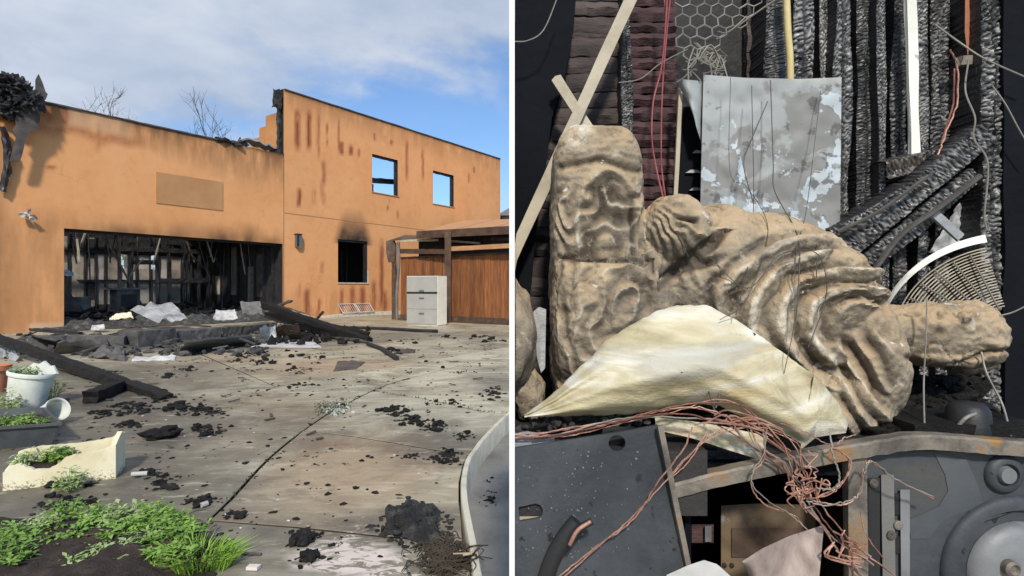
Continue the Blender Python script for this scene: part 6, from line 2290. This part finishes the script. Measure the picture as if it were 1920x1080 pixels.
# piece of a second figure at the left edge
mb = MB()
mb.blob(P(944, 632, 1.03), (.072, .06, .118), 4, .10, seed=4, freq=1.4)
mb.v = [Vector((max(v.x, .006), v.y, v.z)) for v in mb.v]
mb.blob(P(988, 735, 1.04), (.03, .03, .05), 3, .2, seed=9)
mb.v = [Vector((max(v.x, .006), v.y, v.z)) for v in mb.v]
mb.at = {'cav': [0.0] * len(mb.v), 'crest': [0.0] * len(mb.v)}
tag(mb.build('statue_fragment', M['statue'], smooth=True), 'rounded tan plaster fragment cut off by the white dividing strip at the left edge', 'statue fragment')
sheet('tin_strip', [(1000, 585), (1010, 575), (1024, 580)], [(1000, 640), (1014, 700), (1022, 690)], lambda u, v, x, y: 1.09 - .02 * v, M['silver'], None, 6, 10, .002)
tag(bpy.data.objects['tin_strip'], 'silvery tin strip between the plaster fragment and the statue', 'metal strip')

# ------------------------------------------------------------------ bent cream sheet lying over the statue
top_ = [(984, 778), (1040, 735), (1085, 690), (1110, 668), (1135, 640), (1180, 612), (1225, 586), (1268, 572), (1328, 572), (1380, 600), (1440, 640), (1500, 684), (1540, 715)]
bot_ = [(984, 782), (1080, 780), (1190, 776), (1250, 764), (1300, 756), (1350, 762), (1410, 790), (1470, 812), (1510, 838), (1528, 815)]
cs_ = lambda u, v, x, y: .935 - .075 * math.sin(math.pi * min(1, v * .9)) * math.sin(math.pi * (.08 + .84 * u)) - .007 * math.sin(v * 9 + u * 2.2) - .004 * math.sin(v * 21 + u * 3 + 2 * nz(u * 3)) + .004 * nz(x * .02, y * .05) - .03 * v
csx = thing('cream_sheet', P(1260, 780, .93), 'large bent cream enamel sheet lying in front of the statue', 'metal sheet')
sheet('sheet', top_, bot_, cs_, M['cream'], csx, 70, 40, .003, jag=1.2)
sheet('folded_end', [(1526, 705), (1540, 715), (1575, 760), (1590, 795)], [(1500, 845), (1530, 820), (1560, 815), (1586, 812)], lambda u, v, x, y: .925 + .02 * u - .025 * v - .010 * math.sin(v * 4), M['cream'], csx, 14, 14, .003)
sheet('lower_lip', [(1228, 782), (1300, 790), (1360, 800), (1440, 818)], [(1230, 806), (1300, 822), (1360, 842), (1425, 862)], lambda u, v, x, y: .885 + .01 * u, M['cream'], csx, 18, 6, .003)
sheet('pale_sheet', [(961, 815), (985, 808), (1040, 816)], [(961, 846), (985, 842), (1040, 832)], lambda u, v, x, y: .868, M['silver'], None, 8, 4, .002)
tag(bpy.data.objects['pale_sheet'], 'pale bluish sheet corner above the dark steel cover', 'metal sheet')
ob = bpy.data.objects['pale_sheet']
# litter under the sheet along the machine edge
mb = MB()
for k in range(70):
    x = rw3.uniform(968, 1230)
    y = interp([(968, 815), (1230, 780)], x) + rw3.uniform(-22, 8)
    mb.blob(P(x, y, .895 + rw3.uniform(0, .03)), (rw3.uniform(.004, .012), .006, rw3.uniform(.003, .009)), 1, .4)
tag(mb.build('ash_litter', M['ashy']), 'grey litter and ash along the top of the dark steel cover', 'ash', kind='stuff')
mb = MB()
mb.box((.006, .86, .70), (.30, 1.23, .80))
mb.box((.02, .9, 0), (.27, 1.2, .70))
tag(mb.build('burnt_cupboard', M['soot']), 'low sooty cupboard behind the dark steel cover', 'cupboard')

# ------------------------------------------------------------------ fan guard, fallen timbers and cinders at the right
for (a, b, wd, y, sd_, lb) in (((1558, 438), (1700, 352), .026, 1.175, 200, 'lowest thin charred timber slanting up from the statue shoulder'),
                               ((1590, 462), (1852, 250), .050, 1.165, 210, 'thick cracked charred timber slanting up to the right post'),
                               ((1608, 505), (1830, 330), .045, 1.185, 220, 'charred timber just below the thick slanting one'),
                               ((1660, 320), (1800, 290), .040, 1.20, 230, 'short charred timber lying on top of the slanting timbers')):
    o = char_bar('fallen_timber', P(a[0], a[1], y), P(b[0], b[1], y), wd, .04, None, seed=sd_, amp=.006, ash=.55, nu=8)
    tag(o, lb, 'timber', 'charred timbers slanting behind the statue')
mb = MB()
mb.tube(spline([P(1640, 505, 1.14), P(1690, 440, 1.14), P(1760, 390, 1.14), P(1838, 330, 1.14)], 5), .006, 6)
mb.tube(spline([P(1570, 435, 1.13), P(1650, 395, 1.13), P(1740, 330, 1.13)], 5), .004, 6)
tag(mb.build('grey_rods', M['darkwire']), 'thin grey rods lying along the slanting charred timbers', 'rod')
sheet('torn_sheet', [(1790, 395), (1812, 360), (1846, 325)], [(1740, 475), (1790, 470), (1846, 455)], lambda u, v, x, y: 1.215 + .01 * nz(x * .05, y * .05), M['silver'], None, 12, 14, .003, jag=2)
tag(bpy.data.objects['torn_sheet'], 'torn pale grey sheet behind the fan guard', 'metal sheet')
mb = MB()
mb.beam(P(1745, 395, 1.16), P(1800, 445, 1.16), .018, .006, up=(0, -1, 0), seg=8, rough=.001)
tag(mb.build('grey_strut', M['silver']), 'small grey strut above the fan guard', 'strut')
fg = thing('fan_guard', P(1760, 560, 1.12), 'white-rimmed round wire fan guard behind the statue head', 'fan guard')
fcx, fcy, frx, fry = 1905, 640, 262, 205


def fan_arc(k, n=16, t0=3.35, t1=4.45):
    return [P(fcx + frx * k * math.cos(lerp(t0, t1, i / n)), fcy + fry * k * math.sin(lerp(t0, t1, i / n)), 1.125 + .02 * (1 - k)) for i in range(n + 1)]


mb = MB()
vs, fs = [], []
n = 22
for i in range(n + 1):
    t_ = lerp(3.28, 4.49, i / n)
    wv = lerp(.008, .022, i / n)
    for k_, yo in ((1.0, 0), (1.0 - wv * 3.2, -.012), (1.0 - wv * 3.2, -.006), (1.0, .008)):
        vs.append(P(fcx + frx * k_ * math.cos(t_), fcy + fry * k_ * math.sin(t_), 1.125 + yo))
for i in range(n):
    for j in range(4):
        fs.append((i * 4 + j, i * 4 + (j + 1) % 4, (i + 1) * 4 + (j + 1) % 4, (i + 1) * 4 + j))
mb.add(vs, fs)
mb.build('rim', M['ivory'], fg, smooth=True)
for k in range(22):
    mb = MB()
    mb.tube(fan_arc(.88 - k * .026, 16, 3.3, 4.46), .0012, 5)
    mb.build('wire_ring', M['lath'], fg)
for t_ in (3.45, 3.62, 3.8, 3.98, 4.16, 4.32):
    mb = MB()
    mb.tube([P(fcx + frx * k_ * math.cos(t_), fcy + fry * k_ * math.sin(t_), 1.122) for k_ in (.86, .6, .32)], .0018, 5)
    mb.build('spoke', M['netwire'], fg)
# cinders on the machine top under the head
mb = MB()
for k in range(330):
    x, y = rw3.uniform(1640, 1850), rw3.uniform(705, 812)
    Y = lerp(1.16, .93, (y - 705) / 107)
    r = rw3.uniform(.004, .012)
    mb.blob(P(x, y, Y), (r * rw3.uniform(.8, 2.2), r, r * .8), 1, .4)
mb.box((P(1640, 0, 1.0).x, .90, ZT), (P(1860, 0, 1.0).x, 1.2, ZT + .035))
tag(mb.build('cinder_bed', M['charcoal']), 'bed of grey-black cinders on the appliance under the statue head', 'cinders', kind='stuff')
cpb = thing('burnt_cup', P(1812, 815, .95), 'upturned burnt black cup on the appliance below the statue head', 'cup')
mb = MB()
mb.lathe([(.034, 0), (.034, .006), (.030, .045), (.022, .056), (0, .058)], P(1815, 818, .93), 24)
mb.build('bowl', M['black'], cpb, smooth=True)
mb = MB()
mb.tube(spline([P(1795, 800, .905), P(1812, 783, .90), P(1835, 774, .905)], 5), .003, 6)
mb.build('worn_edge', M['greysheet'], cpb)
# red stain wire bundle and loose wires
def wires(name, mat_, lists, r, label, cat='wire', sub=7):
    if len(lists) == 1:
        mb = MB().tube(spline([P(*p) for p in lists[0]], sub), r, 6)
        return tag(mb.build(name, M[mat_], smooth=True), label, cat)
    t_ = thing(name, P(*lists[0][-1]), label, cat)
    for pts in lists:
        for rep in range(2 if mat_ == 'copper' and len(pts) > 6 else 1):
            j_ = 2.2 if mat_ == 'copper' else .6
            o_ = 11.0 * rep
            pp = [P(a + random.gauss(0, j_) + o_ * nz(a * .01, rep), b + random.gauss(0, j_) + o_ * 1.6 * nz(a * .013, 5), c_ + .002 * rep) for a, b, c_ in pts]
            sp3 = [q + Vector((random.gauss(0, .0006), random.gauss(0, .0006), random.gauss(0, .0006))) for q in spline(pp, sub)] if mat_ == 'copper' else spline(pp, sub)
            MB().tube(sp3, r * random.uniform(.7, 1.25), 6).build('wire', M[random.choice(('copper', 'copper', 'netwire', 'redcopper')) if mat_ == 'copper' else mat_], t_, smooth=True)
    return t_


wires('red_wires', 'redwire', [[(1252, -20, 1.2), (1246, 60, 1.2), (1240, 130, 1.2), (1226, 190, 1.2), (1222, 260, 1.2), (1232, 320, 1.19), (1244, 372, 1.17)], [(1258, -20, 1.2), (1250, 70, 1.2), (1244, 160, 1.2), (1240, 240, 1.2), (1242, 310, 1.19), (1248, 372, 1.17)], [(1246, -20, 1.21), (1248, 60, 1.21), (1243, 120, 1.21)]], .0017, 'dark red wires hanging down the charred wall left of the netting')
wires('stray_wire', 'netwire', [[(1160, 155, 1.2), (1200, 148, 1.2), (1240, 118, 1.2), (1290, 92, 1.2)]], .0012, 'thin grey wire strung between the charred stud and the netting')
wires('stray_wire', 'netwire', [[(961, 78, 1.18), (990, 76, 1.18), (1020, 55, 1.18), (1048, -12, 1.18)]], .0013, 'thin grey wire curving across the blue-black board')
wires('stray_wire', 'netwire', [[(1752, 45, 1.15), (1800, 80, 1.14), (1850, 112, 1.12), (1935, 150, 1.12)]], .0018, 'thin pale wire slanting across the right post')
wires('stray_wire', 'netwire', [[(1860, 160, 1.12), (1885, 195, 1.12), (1912, 245, 1.12), (1940, 290, 1.12)]], .0016, 'second pale wire curving off the right post')
wires('stray_wire', 'copper', [[(1780, 92, 1.16), (1792, 120, 1.16), (1790, 190, 1.16), (1772, 250, 1.155), (1758, 288, 1.15)], [(1790, 130, 1.16), (1786, 200, 1.16), (1764, 270, 1.15)]], .0016, 'thin brown wires hanging beside the orange plate')
wires('stray_wire', 'netwire', [[(1816, 112, 1.17), (1810, 170, 1.16), (1828, 220, 1.15), (1826, 260, 1.15), (1852, 305, 1.13), (1846, 400, 1.13), (1850, 430, 1.13)]], .0017, 'wavy grey wire falling below the orange plate')
wires('stray_wire', 'netwire', [[(1840, 660, .98), (1850, 700, .965), (1880, 760, .95), (1895, 818, .90)]], .0018, 'pale wire hanging from the statue head to the appliance')
wires('stray_wire', 'netwire', [[(1874, 592, .99), (1900, 585, 1.0), (1935, 568, 1.02)]], .0013, 'thin pale wire leading right from the statue head')
wires('stray_wire', 'netwire', [[(1738, 560, .972), (1736, 640, .965), (1732, 720, .96), (1734, 815, .90)]], .0013, 'thin wire hanging straight down over the statue head')
dw = [[(1370, 140, 1.15), (1370, 320, 1.12), (1400, 350, 1.08), (1440, 430, 1.0), (1400, 560, .925), (1350, 600, .90)],
      [(1445, 150, 1.15), (1450, 300, 1.13), (1452, 360, 1.08), (1495, 440, 1.0), (1498, 520, .93), (1490, 620, .915)],
      [(1538, 170, 1.16), (1524, 300, 1.13), (1510, 400, 1.05), (1492, 480, .955), (1490, 600, .915), (1470, 700, .90)],
      [(1410, 160, 1.15), (1412, 370, 1.08), (1406, 440, 1.0), (1402, 500, .945), (1380, 590, .90)],
      [(1330, 480, .96), (1400, 540, .93), (1460, 480, .94), (1520, 470, .93), (1545, 500, .925), (1548, 560, .92), (1515, 650, .905)],
      [(1245, 372, 1.1), (1262, 420, .965), (1290, 480, .955)], [(1532, 430, 1.03), (1530, 520, .93)], [(1440, 190, 1.15), (1410, 260, 1.13), (1395, 310, 1.12), (1412, 380, 1.06)]]
wires('black_wires', 'darkwire', dw, .0008, 'hair-thin dark wires hanging over the statue and the panel')
# copper tangle
cop = [[(961, 818, .862), (1010, 812, .86), (1080, 803, .858), (1160, 788, .856), (1230, 772, .855), (1310, 768, .85), (1380, 790, .845), (1450, 830, .843), (1500, 880, .84), (1540, 945, .838), (1600, 1020, .835), (1680, 1085, .83)],
       [(961, 826, .86), (1040, 814, .856), (1120, 800, .854), (1200, 782, .852), (1290, 778, .85), (1360, 802, .845), (1430, 850, .842), (1490, 905, .84), (1530, 960, .838), (1570, 1010, .835), (1640, 1060, .83)],
       [(1000, 822, .862), (1080, 812, .858), (1170, 792, .856), (1260, 764, .853), (1340, 758, .85), (1400, 764, .846), (1440, 812, .843), (1480, 850, .84)],
       [(1250, 900, .842), (1290, 860, .842), (1330, 822, .842), (1390, 802, .842), (1450, 806, .842), (1490, 840, .842), (1500, 880, .842), (1492, 900, .842)],
       [(1040, 1090, .83), (1100, 1040, .835), (1170, 985, .838), (1230, 925, .84), (1290, 850, .842), (1330, 810, .842)],
       [(1060, 1080, .828), (1130, 1020, .832), (1190, 970, .836), (1235, 905, .84), (1275, 850, .842), (1300, 800, .845)],
       [(1435, 800, .835), (1432, 850, .835), (1412, 880, .835), (1412, 910, .835), (1440, 940, .835), (1480, 965, .832), (1510, 990, .83)],
       [(1560, 838, .832), (1564, 860, .83), (1574, 890, .83), (1572, 905, .83), (1560, 918, .83), (1530, 915, .83)],
       [(1560, 838, .832), (1585, 850, .83), (1592, 870, .83), (1588, 895, .83), (1568, 918, .83), (1540, 930, .83), (1525, 918, .83)],
       [(1600, 812, .84), (1580, 826, .836), (1562, 836, .833), (1530, 820, .836), (1500, 804, .84), (1460, 796, .843)],
       [(1558, 805, .842), (1556, 825, .836), (1562, 838, .832)],
       [(1510, 940, .83), (1550, 945, .83), (1585, 945, .83), (1612, 925, .83), (1620, 890, .83), (1628, 870, .83), (1640, 870, .83), (1680, 898, .83), (1752, 932, .84)],
       [(1370, 780, .846), (1400, 790, .844), (1425, 835, .842), (1470, 870, .84), (1495, 930, .838), (1545, 985, .836), (1580, 1040, .834), (1620, 1090, .832)],
       [(1380, 775, .846), (1430, 800, .843), (1465, 835, .84), (1482, 880, .838), (1488, 920, .838), (1520, 960, .836)],
       [(1600, 1085, .828), (1598, 1050, .828), (1602, 1030, .828)], [(1610, 960, .83), (1630, 1010, .83), (1660, 1048, .83)]]
wires('copper_wires', 'copper', cop, .00115, 'tangled bundle of bare copper wires spilling over the appliances', 'wires')
mb = MB()
for k in range(13):
    cx, cy = rw3.gauss(1518, 16), rw3.gauss(905, 22)
    pts = []
    a0 = rw3.uniform(0, 6.28)
    for i in range(7):
        a = a0 + i * rw3.uniform(.5, 1.1)
        r = rw3.uniform(8, 26)
        pts.append(P(cx + r * math.cos(a), cy + r * .8 * math.sin(a), .834 + rw3.uniform(-.008, .008)))
    mb.tube(spline(pts, 5), .0011, 5)
for k in range(11):
    x, y = rw3.uniform(1560, 1600), rw3.uniform(990, 1060)
    mb.tube(spline([P(x, y, .83), P(x + rw3.uniform(-20, 30), y + rw3.uniform(0, 30), .828), P(x + rw3.uniform(0, 60), y + rw3.uniform(10, 50), .83)], 4), .0013, 5)
for k in range(10):
    x, y = rw3.uniform(1285, 1400), rw3.uniform(775, 800)
    mb.tube(spline([P(x, y, .845), P(x + rw3.uniform(20, 60), y + rw3.uniform(-14, 14), .84), P(x + rw3.uniform(60, 120), y + rw3.uniform(0, 30), .84)], 4), .0012, 5)
tag(mb.build('copper_coil', M['copper'], smooth=True), 'small knotted coils of fine copper wire in the middle of the wire tangle', 'wires', kind='stuff')
wires('wire_loop', 'darkwire', [[(1340, 770, .85), (1328, 730, .86), (1326, 700, .865), (1338, 688, .866), (1348, 705, .866), (1350, 735, .862), (1342, 765, .85)]], .0013, 'small upright loop of dark wire in front of the cream sheet')
